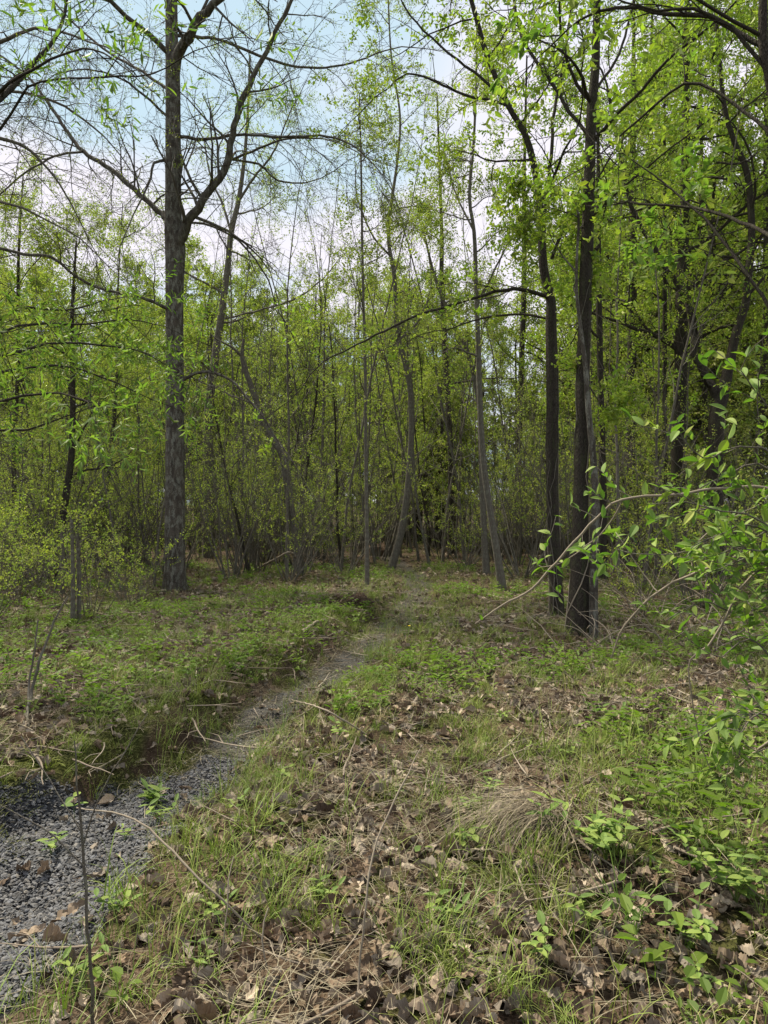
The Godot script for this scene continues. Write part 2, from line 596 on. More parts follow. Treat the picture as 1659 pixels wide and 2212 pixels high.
func gravel() -> void:
	var r := rng_of(61)
	var root := thing("gravel", "loose blue grey crushed stone washed into the gully", "gravel", Vector3.ZERO, "", "stuff")
	for k in 5:
		var b := Buf.new()
		var rr := rng_of(900 + k)
		var sph := []
		for ring in 4:
			var row := []
			for s in 6:
				var a := TAU * s / 6.0 + rr.randf_range(-0.25, 0.25)
				var el: float = [-1.0, -0.3, 0.35, 1.0][ring]
				var rad: float = [0.45, 1.0, 0.92, 0.5][ring] * rr.randf_range(0.55, 1.25)
				row.append(Vector3(cos(a) * rad, el * rr.randf_range(0.12, 0.3), sin(a) * rad * 0.72))
			sph.append(row)
		var tri := func(a: Vector3, c: Vector3, d: Vector3):
			var nn := (d - a).cross(c - a).normalized()
			if nn.dot(a + c + d) < 0:
				b.v.append_array(PackedVector3Array([a, d, c]))
				nn = -nn
			else:
				b.v.append_array(PackedVector3Array([a, c, d]))
			b.n.append_array(PackedVector3Array([nn, nn, nn]))
		for ring in 3:
			for s in 6:
				tri.call(sph[ring][s], sph[ring + 1][s], sph[ring + 1][(s + 1) % 6])
				tri.call(sph[ring][s], sph[ring + 1][(s + 1) % 6], sph[ring][(s + 1) % 6])
		for s in range(1, 5):
			tri.call(sph[3][0], sph[3][s], sph[3][s + 1])
		var xf := []
		var tints := []
		while xf.size() < 4900:
			var x := r.randf_range(-3.3, -0.8)
			var z := r.randf_range(-5.0, -1.2)
			if not in_gravel(x, z):
				continue
			var px := screen(Vector3(x, 0, z))
			if px.x < -250 or px.y > 2500:
				continue
			var near_right := smoothstep(-1.75, -1.0, x)
			var s := (0.008 + 0.018 * r.randf() * r.randf() + 0.006 * r.randf()) * lerpf(1.0, 0.4, near_right * r.randf())
			var bs := Basis.from_euler(Vector3(r.randfn() * 0.4, r.randf() * TAU, r.randfn() * 0.4)).scaled(Vector3.ONE * s * 0.76)
			xf.append(Transform3D(bs, Vector3(x, land(x, z) + r.randf_range(0.0, 0.016), z)))
			var q := r.randf_range(0.5, 1.6)
			var tan_ := r.randf() * r.randf()
			tints.append(Color(lerpf(0.085, 0.12, tan_) * q, lerpf(0.088, 0.11, tan_) * q, lerpf(0.094, 0.095, tan_) * q))
		var grit := 0
		while grit < 1200:
			var x := r.randf_range(-1.4, 1.0)
			var z := r.randf_range(-14.5, -4.4)
			var g := gully_at(x, z)
			if absf(g.x - 0.02) > 0.36 * r.randf() or r.randf() < smoothstep(6.0, 10.0, g.y):
				continue
			grit += 1
			var s := 0.003 + 0.011 * pow(r.randf(), 3.0)
			xf.append(Transform3D(Basis.from_euler(Vector3(r.randfn() * 0.3, r.randf() * TAU, 0)).scaled(Vector3.ONE * s), Vector3(x, land(x, z) + 0.002, z)))
			var q := r.randf_range(0.6, 1.4)
			tints.append(Color(0.12 * q, 0.117 * q, 0.11 * q))
		scatter("stone", b.mesh(M.stone), xf, tints, root)

func litter() -> void:
	var r := rng_of(71)
	var bufs := []
	for k in 7:
		bufs.append(oak_leaf([0.105, 0.12, 0.09, 0.11, 0.08, 0.13, 0.06][k], [0.07, 0.075, 0.065, 0.06, 0.058, 0.08, 0.045][k], [0.5, -0.6, 1.0, -1.1, 1.5, 0.3, 0.9][k], [0.3, -0.5, 0.6, 0.2, -0.8, 0.4, 0.9][k], 300 + k))
	var root := thing("leaf_litter", "brown dry oak leaves carpeting the forest floor", "leaf litter", Vector3.ZERO, "", "stuff")
	var xf := []
	var tints := []
	var near := []
	for k in 7:
		xf.append([])
		tints.append([])
	var tones := BROWNS
	for band in [[1.5, 3.2, 290.0], [3.2, 6.0, 250.0], [6.0, 11.0, 170.0], [11.0, 18.0, 75.0], [18.0, 34.0, 14.0]]:
		var area: float = 0.62 * (band[1] * band[1] - band[0] * band[0])
		for i in int(area * band[2]):
			var d := sqrt(lerpf(band[0] * band[0], band[1] * band[1], r.randf()))
			var x := r.randf_range(-0.62, 0.62) * d
			var z := -d
			var keep := 0.55 + 0.9 * smoothstep(-0.35, 0.2, patch.get_noise_2d(x * 2.2 + 9, z * 2.2))
			var g := gully_at(x, z)
			if g.x < 8.0 and g.y < 11.5:
				keep *= lerpf(0.16, 1.0, smoothstep(0.15, 0.4, absf(g.x)))
				if g.x < 0 and g.x > -0.9 and g.y < 7.5:
					keep *= 0.4
			if in_gravel(x, z):
				keep = 0.05
			if r.randf() > keep:
				continue
			var p := Vector3(x, land(x, z) + r.randf_range(0.003, 0.03), z)
			var s := r.randf_range(0.55, 1.08)
			var bs := Basis.from_euler(Vector3(r.randfn() * 0.32, r.randf() * TAU, r.randfn() * 0.32)).scaled(Vector3.ONE * s)
			if r.randf() < 0.3:
				bs = bs * Basis(Vector3.FORWARD, PI)
			var k := r.randi() % 7
			var t := r.randi() % 5
			if d < 3.4 and near.size() < 290 and r.randf() < 0.22 and in_frame(p):
				near.append([k, t, Transform3D(bs, p + Vector3(0, 0.008, 0))])
				continue
			xf[k].append(Transform3D(bs, p))
			var q := r.randf_range(0.6, 1.35)
			var c: Color = tones[t]
			tints[k].append(Color(c.r * q, c.g * q, c.b * q))
	for k in 7:
		scatter("leaf", (bufs[k] as Buf).mesh(M.litter), xf[k], tints[k], root)
	var meshes := {}
	for a in near:
		var key := "%d %d" % [a[0], a[1]]
		if not meshes.has(key):
			var own := Buf.new()
			own.v = (bufs[a[0]] as Buf).v
			own.n = (bufs[a[0]] as Buf).n
			own.c.resize(own.v.size())
			own.c.fill(BROWNS[a[1]])
			meshes[key] = own.mesh(M.litter)
		var o := put("fallen_oak_leaf", meshes[key])
		o.transform = a[2]
		var shade: String = ["reddish brown", "tan", "dark brown", "pale buff", "grey brown"][a[1]]
		var shape: String = "tightly curled" if a[0] in [3, 4] else "cupped" if a[0] in [2, 6] else "nearly flat"
		tag(o, "%s %s fallen oak leaf lying on the leaf litter" % [shape, shade], "leaf", "single fallen oak leaves on the litter")

func blade(b: Buf, p: Vector3, d: Vector3, length: float, width: float, bend: float, c: Color, r: RandomNumberGenerator, segs := 4, sway := 0.25) -> void:
	var side := d.cross(runit(r)).normalized()
	var over := Vector3(d.x, 0, d.z)
	over = over.normalized() if over.length() > 0.05 else Vector3(r.randfn(), 0, r.randfn()).normalized()
	side = over.cross(Vector3.UP).normalized() * 0.8 + over * r.randf_range(-0.5, 0.5)
	var prev := p
	var pw := width * 0.5
	var lat := over.cross(Vector3.UP) * r.randfn() * sway
	for i in segs:
		d = (d + lat / segs).normalized()
		d = (d + over * bend / segs + Vector3.DOWN * bend * 0.6 / segs * (i + 0.5)).normalized()
		var q := prev + d * length / segs
		var w := width * 0.5 * (1.0 - pow(float(i + 1) / segs, 2.0))
		var s0 := side * pw
		var s1 := side * w
		var nn := (q + s1 - (prev - s0)).cross(q - s1 - (prev - s0)).normalized()
		if i < segs - 1:
			nn = (q + s1 - (prev - s0)).cross(q - s1 - (prev - s0)).normalized()
			b.v.append_array(PackedVector3Array([prev - s0, q - s1, q + s1, prev - s0, q + s1, prev + s0]))
			b.n.append_array(PackedVector3Array([nn, nn, nn, nn, nn, nn]))
			for k in 6:
				b.c.append(c)
		else:
			nn = (q - (prev + s0)).cross(q - (prev - s0))
			nn = (q - (prev - s0)).cross(2.0 * s0).normalized() * -1.0
			b.v.append_array(PackedVector3Array([prev - s0, q, prev + s0]))
			b.n.append_array(PackedVector3Array([nn, nn, nn]))
			for k in 3:
				b.c.append(c)
		prev = q
		pw = w

func grass() -> void:
	var r := rng_of(81)
	var root := thing("grass", "thin green grass growing in tufts through the litter", "grass", Vector3.ZERO, "", "stuff")
	var hay := thing("dead_grass", "fine dry straw coloured grass strewn over the litter", "dead grass", Vector3.ZERO, "", "stuff")
	var cover := thing("ground_cover", "low leafy green weeds covering parts of the forest floor", "ground cover", Vector3.ZERO, "", "stuff")
	var tufts := []
	for k in 5:
		var b := Buf.new()
		for i in [9, 14, 18, 7, 22][k]:
			var d := (Vector3.UP + Vector3(r.randfn(), 0, r.randfn()) * 0.35).normalized()
			var q := r.randf_range(0.7, 1.3)
			blade(b, Vector3(r.randfn(), 0, r.randfn()) * 0.022, d, r.randf_range(0.06, 0.2), r.randf_range(0.0022, 0.005), r.randf_range(0.1, 1.1), Color(q * r.randf_range(0.9, 1.15), q, q), r)
		tufts.append(b.mesh(M.grass))
	var straws := []
	for k in 5:
		var b := Buf.new()
		for i in [4, 7, 11, 16, 6][k]:
			var d := (Vector3(r.randfn(), 0.12, r.randfn())).normalized()
			blade(b, Vector3(r.randfn() * 0.07, 0.01, r.randfn() * 0.07), d, r.randf_range(0.05, 0.22), r.randf_range(0.0013, 0.0028), r.randf_range(0.0, 0.4), Color(1, 1, 1) * r.randf_range(0.6, 1.25), r, 6, 0.9)
		straws.append(b.mesh(M.straw))
	var weeds := []
	for k in 4:
		var b := Buf.new()
		for i in [7, 10, 14, 9][k]:
			var a := r.randf() * TAU
			var d := (Vector3(cos(a), r.randf_range(0.15, 0.8), sin(a))).normalized()
			var p := Vector3(r.randfn() * 0.03, r.randf_range(0.02, 0.13), r.randfn() * 0.03)
			rhomb(b.v, b.n, p, d, Vector3.UP, r.randf_range(0.03, 0.055), r.randf_range(0.016, 0.03), true)
			blade(b, Vector3(p.x * 0.3, 0, p.z * 0.3), (p * Vector3(0.7, 1, 0.7)).normalized(), p.length(), 0.003, 0.0, Color(0.8, 0.8, 0.8), r, 2)
			while b.c.size() < b.v.size():
				b.c.append(Color(1, 1, 1) * r.randf_range(0.8, 1.2))
		b.c.clear()
		for i in b.v.size():
			b.c.append(Color.WHITE)
		weeds.append(b.mesh(M.leaf))
	var pads := thing("moss", "olive green moss cushions along the gully bank", "moss", Vector3.ZERO, "", "stuff")
	for k in 2:
		var b := Buf.new()
		for i in 28:
			var d := (Vector3.UP + Vector3(r.randfn(), 0, r.randfn()) * 0.8).normalized()
			blade(b, Vector3(r.randfn() * 0.035, -0.004, r.randfn() * 0.035), d, r.randf_range(0.012, 0.04), 0.0035, r.randf_range(0.2, 1.2), Color(1, 1, 1) * r.randf_range(0.6, 1.3), r, 2)
		var xf := []
		var cc := []
		while xf.size() < 1500:
			var x := r.randf_range(-3.4, 0.6)
			var z := r.randf_range(-12.0, -2.6)
			var g := gully_at(x, z)
			if g.x > -0.22 or g.x < -1.3 or patch.get_noise_2d(x * 5.0, z * 5.0) < (0.25 if g.x < -0.75 else -0.12):
				continue
			xf.append(Transform3D(Basis(Vector3.UP, r.randf() * TAU).scaled(Vector3.ONE * r.randf_range(0.7, 1.4)), Vector3(x, land(x, z), z)))
			cc.append(Color(0.15, 0.155, 0.03).lerp(Color(0.085, 0.105, 0.025), r.randf()) * r.randf_range(0.7, 1.1))
		scatter("cushion", b.mesh(M.grass), xf, cc, pads)
	var spots := {"g": [], "h": [], "w": []}
	var tones := {"g": [], "h": [], "w": []}
	for band in [[1.5, 3.2, 180.0], [3.2, 6.0, 180.0], [6.0, 11.0, 140.0], [11.0, 18.0, 70.0], [18.0, 34.0, 8.0]]:
		var area: float = 0.62 * (band[1] * band[1] - band[0] * band[0])
		for i in int(area * band[2]):
			var d := sqrt(lerpf(band[0] * band[0], band[1] * band[1], r.randf()))
			var x := r.randf_range(-0.62, 0.62) * d
			var z := -d
			var g := gully_at(x, z)
			var lush := 0.08 + 0.9 * smoothstep(-0.02, 0.3, patch.get_noise_2d(x * 3.4 + 70, z * 3.4) + 0.4 * patch.get_noise_2d(x * 11.0, z * 11.0 + 30))
			if g.x < 8.0 and g.y < 11.5:
				if g.x > 0.25 and g.x < 1.0 and g.y < 9.0:
					lush = maxf(lush, 0.75)
				if absf(g.x) < 0.2:
					lush *= 0.1 if g.y < 6.5 else 0.45
				if g.x < -0.35 and g.x > -0.9:
					lush = maxf(lush, 0.45)
			if d > 5.0:
				lush = minf(1.0, lush * 1.3 + lerpf(0.02, 0.14, smoothstep(6.0, 11.0, d)))
			elif x > 0.9:
				lush = minf(1.0, lush + 0.25)
			if in_gravel(x, z):
				lush = 0.01
			var p := Vector3(x, land(x, z) - 0.005, z)
			var size := r.randf_range(0.6, 1.25)
			if d < 4.5 and r.randf() < 0.2:
				size *= 1.5
			if r.randf() < lush * 0.72:
				spots.g.append(Transform3D(Basis(Vector3.UP, r.randf() * TAU).scaled(Vector3(size, size * r.randf_range(0.8, 1.6), size)), p))
				var c := Color(0.165, 0.235, 0.05).lerp(Color(0.27, 0.31, 0.08), r.randf() * r.randf() + 0.15)
				if r.randf() < 0.08:
					c = Color(0.33, 0.28, 0.16)
				tones.g.append(c * r.randf_range(0.75, 1.2))
			elif r.randf() < 0.5 and not in_gravel(x, z):
				spots.h.append(Transform3D(Basis(Vector3.UP, r.randf() * TAU).scaled(Vector3.ONE * size * 1.1), p + Vector3(0, r.randf_range(0.015, 0.05), 0)))
				tones.h.append(Color(0.30, 0.265, 0.18).lerp(Color(0.18, 0.155, 0.105), r.randf()))
			var weedy := smoothstep(0.05, 0.4, patch.get_noise_2d(x * 1.7 - 33, z * 1.7 + 12))
			if Vector2(x + 2.9, z + 8.2).length() < 2.7 or (x > 1.4 and z > -5.5):
				weedy = maxf(weedy, 0.4)
			if d < 4.5 and x < 0.9:
				weedy *= 0.12
			if r.randf() < weedy * 0.4 and absf(g.x) > 0.3 and not in_gravel(x, z):
				spots.w.append(Transform3D(Basis(Vector3.UP, r.randf() * TAU).scaled(Vector3.ONE * size * 1.15), p))
				tones.w.append(Color(0.10, 0.17, 0.03).lerp(Color(0.18, 0.24, 0.04), r.randf()) * r.randf_range(0.8, 1.15))
	for a in [["g", "tuft", tufts, root], ["h", "straw", straws, hay], ["w", "weed", weeds, cover]]:
		var kinds: Array = a[2]
		var all: Array = spots[a[0]]
		var cols: Array = tones[a[0]]
		for k in kinds.size():
			var xf := []
			var cc := []
			for i in range(k, all.size(), kinds.size()):
				xf.append(all[i])
				cc.append(cols[i])
			scatter(a[1], kinds[k], xf, cc, a[3])

# ------------------------------------------------------------------ trees
func px_line(a: Array, d: float, dz: float, first := Vector3.INF) -> Array:
	var p := PackedVector3Array()
	var w := PackedFloat32Array()
	for i in a.size():
		var t := float(i) / maxf(a.size() - 1, 1)
		var dd := d + dz * t
		p.append(at(a[i][0], a[i][1], dd))
		w.append(a[i][2] * dd / FOCAL * 0.5)
	if first != Vector3.INF:
		p[0] = first
	return [p, w]

func tree(s: Dictionary) -> Node3D:
	var r := rng_of(s.seed)
	var d: float = s.d
	var a: Array = px_line(s.trunk, d, s.get("dz", 0.0))
	var p: PackedVector3Array = a[0]
	var w: PackedFloat32Array = a[1]
	var foot := Vector3(p[0].x, land(p[0].x, p[0].z) - 0.06, p[0].z)
	if p[0].y - foot.y > 0.4:
		p.insert(0, foot)
		w.insert(0, w[0] * 1.25)
	else:
		p[0] = foot
	for i in p.size():
		p[i] -= foot
	var o := thing(s.name, s.label, s.get("category", "tree"), foot, s.get("group", ""))
	var mat: Material = M[s.get("bark", "dark_bark")]
	var b := Buf.new()
	var line := smooth_line(p, w, 0.22, s.get("wob", 0.015), r)
	tube(b, line[0], line[1], s.get("sides", 12), s.get("rough", 0.10))
	put("trunk", b.mesh(mat), o)
	for vn in s.get("vines", 0):
		var vb := Buf.new()
		var vp := PackedVector3Array()
		var vr := PackedFloat32Array()
		var ang := r.randf() * TAU
		var tpts: PackedVector3Array = line[0]
		var trad: PackedFloat32Array = line[1]
		var top := minf(r.randf_range(2.0, 5.0), tpts[tpts.size() - 1].y)
		for i in range(0, tpts.size()):
			if tpts[i].y > top:
				break
			ang += r.randfn() * 0.45
			vp.append(tpts[i] + Vector3(cos(ang), 0, sin(ang)) * (trad[i] * 1.05 + 0.006))
			vr.append(lerpf(0.009, 0.003, tpts[i].y / top))
		tube(vb, vp, vr, 5)
		put("vine", vb.mesh(M.pale_wood if vn % 2 == 0 else M.grey_bark), o)
	var tips := []
	var twigs := Buf.new()
	var cfg: Dictionary = s.get("cfg", {"levels": 2, "kids": [5, 4, 0]})
	for limb in s.get("limbs", []):
		var path: Array = limb.slice(1)
		var q := px_line(path, d, limb[0])
		var lp: PackedVector3Array = q[0]
		for i in lp.size():
			lp[i] -= foot
		var lb := Buf.new()
		var ln := smooth_line(lp, q[1], 0.18, 0.32, r)
		tube(lb, ln[0], ln[1], 7, 0.08)
		put("limb", lb.mesh(mat), o)
		var pts: PackedVector3Array = ln[0]
		var rad: PackedFloat32Array = ln[1]
		var gap: float = s.get("gap", 0.45)
		var walked := 0.0
		for i in range(1, pts.size()):
			var seg := pts[i] - pts[i - 1]
			walked += seg.length()
			if walked > gap and i > 2:
				walked = 0.0
				var dir := seg.normalized()
				var side := dir.cross(runit(r)).normalized()
				grow(twigs, tips, r, pts[i], dir.rotated(side, deg_to_rad(r.randf_range(30, 75))), s.get("twig", 1.1) * r.randf_range(0.6, 1.3), maxf(rad[i] * 0.4, 0.005), 1, cfg)
		grow(twigs, tips, r, pts[pts.size() - 1], (pts[pts.size() - 1] - pts[pts.size() - 2]).normalized(), s.get("twig", 1.1) * 1.3, rad[rad.size() - 1], 1, cfg)
	# further limbs all round the trunk
	var tp: PackedVector3Array = line[0]
	var tr: PackedFloat32Array = line[1]
	var low: float = s.get("low", 3.0)
	var n: int = s.get("more", 0)
	for k in n:
		var i := 0
		var height := lerpf(low, tp[tp.size() - 1].y, pow((k + r.randf()) / n, 0.8))
		while i < tp.size() - 2 and tp[i].y < height:
			i += 1
		var az := r.randf() * TAU
		var dir := Vector3(cos(az), r.randf_range(0.15, 0.8), sin(az)).normalized()
		grow(twigs, tips, r, tp[i], dir, s.get("reach", 2.6) * r.randf_range(0.6, 1.25) * (1.1 - 0.5 * float(k) / n), maxf(tr[i] * 0.42, 0.012), 0, cfg)
	if twigs.v.size() > 0:
		put("branches", twigs.mesh(mat), o, "stuff")
	if s.has("leaf") and tips.size() > 0:
		var lf := Buf.new()
		var kept := []
		var lone := []
		if s.has("single"):
			tips.sort_custom(func(a, b): return (a[0] + foot - EYE).length() < (b[0] + foot - EYE).length())
			for g in 3:
				lone.append(long_leaf("lone", 0.09, 0.021 if s.single == "willow" else 0.042, 0.85, 0.3, 0.2, M.leaf, GREENS[g]))
		var singles := []
		for t in tips:
			if s.has("single") and s.single == "willow" and screen(t[0] + foot).y < 480 and r.randf() < 0.6:
				continue
			if lone.size() and singles.size() < 290 and in_frame(t[0] + foot) and r.randf() < 0.9:
				for j in 9:
					var out := ((t[1] as Vector3) * 0.7 + runit(r) * 0.9).normalized()
					var x := out.cross(Vector3.UP + runit(r) * 0.6).normalized()
					singles.append(Transform3D(Basis(x, out, x.cross(out)).scaled(Vector3.ONE * r.randf_range(0.65, 1.1)), (t[0] as Vector3) + (t[1] as Vector3) * r.randf_range(-0.02, 0.2)))
			else:
				kept.append(t)
		leaves_on(kept, s.leaf, s.get("share", 1.0), s.get("leaf_size", 1.0), r, lf)
		if lf.v.size() > 0:
			var crown := put("crown", lf.mesh(M.leaf), o, "stuff")
			for xf in singles:
				var one := put("leaf", lone[r.randi() % 3], crown)
				one.transform = xf
	return o

func sapling(k: int, h: float, rad: float, lean: float, kids: int, leafy: String, share: float, stems: int, bark_name: String) -> Array:
	# meshes of one young tree or many-stemmed bush at the origin
	var r := rng_of(500 + k)
	var tb := Buf.new()
	var twigs := Buf.new()
	var tips := []
	for s in stems:
		var az := r.randf() * TAU
		var d := (Vector3.UP + Vector3(cos(az), 0, sin(az)) * lean * r.randf_range(0.4, 1.3)).normalized()
		var hh := h * (1.0 if stems == 1 else r.randf_range(0.5, 1.0))
		var p := Vector3(cos(az), 0, sin(az)) * (0.0 if stems == 1 else r.randf_range(0.03, 0.2)) - Vector3(0, 0.05, 0)
		var pts := PackedVector3Array([p])
		var rr := PackedFloat32Array([rad * 1.3])
		var n := 14
		for i in n:
			d = (d + runit(r) * 0.10 + Vector3.UP * (0.03 if stems == 1 else -0.012)).normalized()
			p += d * hh / n
			pts.append(p)
			rr.append(rad * lerpf(1.0, 0.16, float(i + 1) / n))
		tube(tb, pts, rr, 6)
		var m := maxi(2, int(kids * (1.0 if stems == 1 else 0.5)))
		for j in m:
			var t := lerpf(0.22, 0.98, (j + r.randf()) / m)
			var i := mini(int(t * n), n - 1)
			var side := Vector3(r.randfn(), 0, r.randfn()).normalized()
			var dir := (side * r.randf_range(0.5, 1.1) + Vector3.UP * r.randf_range(0.4, 1.2)).normalized()
			grow(twigs, tips, r, pts[i], dir, h * r.randf_range(0.10, 0.2), maxf(rr[i] * 0.45, 0.004), 1, {"levels": 2, "kids": [0, 4, 0], "wob": 0.2, "lift": 0.05, "thin": 0.0022})
	var lf := Buf.new()
	leaves_on(tips, leafy, share, 1.0, r, lf)
	join(tb, twigs)
	return [tb.mesh(M[bark_name]), lf.mesh(M.leaf)]

func join(b: Buf, more: Buf) -> void:
	var off := b.v.size()
	b.v.append_array(more.v)
	b.n.append_array(more.n)
	for i in more.ix:
		b.ix.append(i + off)

func sapling_thing(called: String, meshes: Array, label: String, category: String, group: String) -> Node3D:
	var o := thing(called, label, category, Vector3.ZERO, group)
	put("trunk" if category == "tree" else "stems", meshes[0], o, "" if category == "tree" else "stuff")
	put("crown", meshes[1], o, "stuff")
	return o

func woods() -> void:
	var fine := {"levels": 3, "kids": [5, 4, 3, 0], "wob": 0.26, "lift": 0.0, "thin": 0.0028}
	tree({"seed": 1, "name": "oak_tree", "label": "tall straight oak with pale lichen bark and forked limbs beside the mossy bank", "d": 13.0, "vines": 1, "bark": "lichen_bark", "sides": 20, "rough": 0.05,
		"trunk": [[378, 1282, 70], [378, 1262, 52], [378, 1235, 46], [378, 1180, 43], [378, 1000, 40], [377, 800, 38], [377, 650, 37], [379, 540, 43], [376, 500, 40], [374, 440, 34], [374, 300, 32], [373, 150, 30], [371, 80, 26], [371, -80, 24], [375, -350, 18], [370, -700, 9]],
		"limbs": [
			[-1.2, [382, 545, 20], [392, 512, 24], [408, 478, 21], [440, 430, 18], [490, 352, 16], [505, 270, 14], [530, 200, 12], [575, 110, 10], [625, 10, 8], [670, -80, 5]],
			[1.5, [374, 510, 14], [362, 475, 15], [340, 455, 12], [290, 408, 11], [240, 365, 10], [180, 328, 9], [150, 290, 8], [110, 230, 7], [60, 165, 5], [0, 120, 4]],
			[0.8, [178, 328, 5], [130, 335, 5], [90, 352, 4.5], [40, 385, 4], [-20, 440, 3]],
			[-1.0, [376, 160, 20], [392, 110, 22], [412, 80, 20], [432, 38, 18], [478, -5, 15], [540, -80, 10]],
			[1.0, [374, 75, 8], [420, 80, 7], [470, 85, 6], [560, 120, 6], [650, 145, 5], [740, 140, 4], [830, 110, 3]],
			[-1.6, [380, 294, 8], [440, 300, 7], [530, 290, 6], [600, 297, 6], [690, 293, 5], [760, 312, 4], [820, 370, 2.5]],
			[-0.8, [502, 345, 6], [560, 320, 5], [620, 300, 4], [700, 300, 3]],
			[0.9, [505, 345, 5], [560, 355, 5], [600, 390, 4], [660, 395, 3]],
			[-1.0, [388, 836, 9], [402, 818, 8], [420, 806, 7], [450, 803, 6], [480, 811, 6], [510, 830, 5], [540, 866, 5], [570, 902, 4]],
			[-1.5, [372, 672, 8], [350, 660, 8], [300, 640, 7], [250, 632, 6], [190, 612, 6], [150, 585, 6], [110, 556, 7], [50, 548, 7], [-40, 528, 7]],
			[0.7, [385, 485, 5], [440, 482, 5], [500, 510, 4.5], [540, 545, 4], [580, 605, 3.5], [590, 640, 3]],
			[-0.4, [372, 345, 6], [350, 346, 6], [332, 352, 6], [326, 385, 5], [308, 425, 4], [290, 460, 3]],
			[1.8, [373, 200, 7], [300, 150, 6], [230, 110, 5], [150, 40, 4], [90, -30, 3]],
			[-1.8, [372, 260, 6], [310, 205, 5], [260, 170, 4], [190, 150, 3], [120, 160, 2.5]]],
		"gap": 0.17, "twig": 1.35, "cfg": {"levels": 3, "kids": [5, 6, 4, 0], "wob": 0.24, "lift": -0.05, "thin": 0.0038}, "more": 5, "low": 8.5, "reach": 2.6, "leaf": "tiny", "share": 0.2})
	tree({"seed": 2, "name": "slender_tree", "label": "slender grey tree leaning slightly right behind the lichen oak", "d": 21.0, "bark": "grey_bark",
		"trunk": [[450, 1192, 27], [452, 1072, 23], [450, 972, 21], [452, 872, 19], [465, 772, 17], [478, 680, 15], [492, 575, 13], [500, 500, 12], [515, 435, 10], [527, 350, 8], [535, 250, 6], [540, 120, 4]],
		"limbs": [[1.0, [500, 505, 6], [480, 440, 5], [455, 380, 4], [440, 300, 3]], [-1.0, [515, 435, 6], [555, 375, 5], [590, 330, 4], [620, 260, 3]], [-0.6, [478, 690, 5], [560, 670, 4], [640, 645, 4], [700, 600, 3]]],
		"gap": 0.5, "twig": 1.2, "cfg": fine, "more": 9, "low": 6.0, "reach": 1.7, "leaf": "small", "share": 0.6})
	tree({"seed": 3, "name": "dead_tree", "label": "leaning dead grey snag with a broken forked top", "d": 15.5, "bark": "grey_bark", "wob": 0.15,
		"trunk": [[645, 1240, 22], [640, 1170, 18], [625, 1072, 16], [612, 992, 15], [595, 957, 14], [570, 922, 14], [560, 887, 13], [545, 842, 12], [530, 802, 11], [522, 767, 9], [527, 732, 5]],
		"limbs": [[-0.2, [523, 770, 6], [512, 758, 6], [488, 743, 4]], [0.4, [560, 890, 5], [540, 870, 4], [500, 855, 3]]], "gap": 9.0, "twig": 0.4, "cfg": {"levels": 1, "kids": [0, 2]}})
	tree({"seed": 4, "name": "straight_sapling", "label": "very thin straight sapling standing alone at the edge of the gully", "d": 12.6, "bark": "grey_bark",
		"trunk": [[793, 1282, 11], [792, 1100, 8], [790, 950, 7.5], [789, 800, 7], [785, 650, 6], [782, 500, 5], [780, 350, 4], [776, 200, 2.5]],
		"limbs": [], "cfg": fine, "more": 12, "low": 2.5, "reach": 1.0, "leaf": "small", "share": 0.45})
	tree({"seed": 5, "name": "crooked_tree", "label": "slim crooked tree bending in an S at the far end of the gully", "d": 17.0, "bark": "grey_bark",
		"trunk": [[842, 1232, 19], [869, 1137, 16], [884, 1022, 14], [889, 922, 13], [886, 837, 13], [872, 772, 12], [858, 722, 11], [852, 600, 9], [839, 500, 8], [858, 350, 6], [864, 250, 5], [845, 120, 4], [838, -20, 3]],
		"limbs": [[0.8, [862, 735, 6], [905, 690, 5], [930, 620, 4], [925, 540, 3]], [-0.8, [848, 560, 5], [800, 500, 4], [770, 420, 3]]],
		"gap": 0.5, "twig": 0.9, "cfg": fine, "more": 12, "low": 4.5, "reach": 1.3, "leaf": "small", "share": 0.4})
	tree({"seed": 6, "name": "slim_tree", "label": "slim straight tree standing just behind its leaning neighbour", "d": 15.6, "bark": "grey_bark",
		"trunk": [[1051, 1240, 17], [1044, 1122, 13], [1039, 972, 12], [1034, 872, 10], [1010, 760, 9], [975, 690, 8], [940, 600, 6], [915, 500, 4]], "cfg": fine, "more": 9, "low": 3.5, "reach": 1.2, "leaf": "small", "share": 0.5})
	tree({"seed": 7, "name": "slim_tree", "label": "slim tree leaning left from its foot with a light grey stem", "d": 13.2, "bark": "grey_bark",
		"trunk": [[1086, 1274, 21], [1074, 1197, 16], [1054, 1072, 14], [1042, 972, 13], [1035, 822, 12], [1032, 722, 11], [1028, 600, 9], [1024, 500, 8], [1014, 425, 7], [1022, 325, 6], [1027, 225, 5], [1030, 60, 3]],
		"limbs": [[1.0, [1025, 500, 5], [985, 420, 4], [960, 330, 3]], [-0.5, [1030, 660, 5], [1070, 580, 4], [1110, 500, 3]]], "gap": 0.4, "twig": 0.8, "cfg": fine, "more": 14, "low": 4.0, "reach": 1.2, "leaf": "small", "share": 0.6})
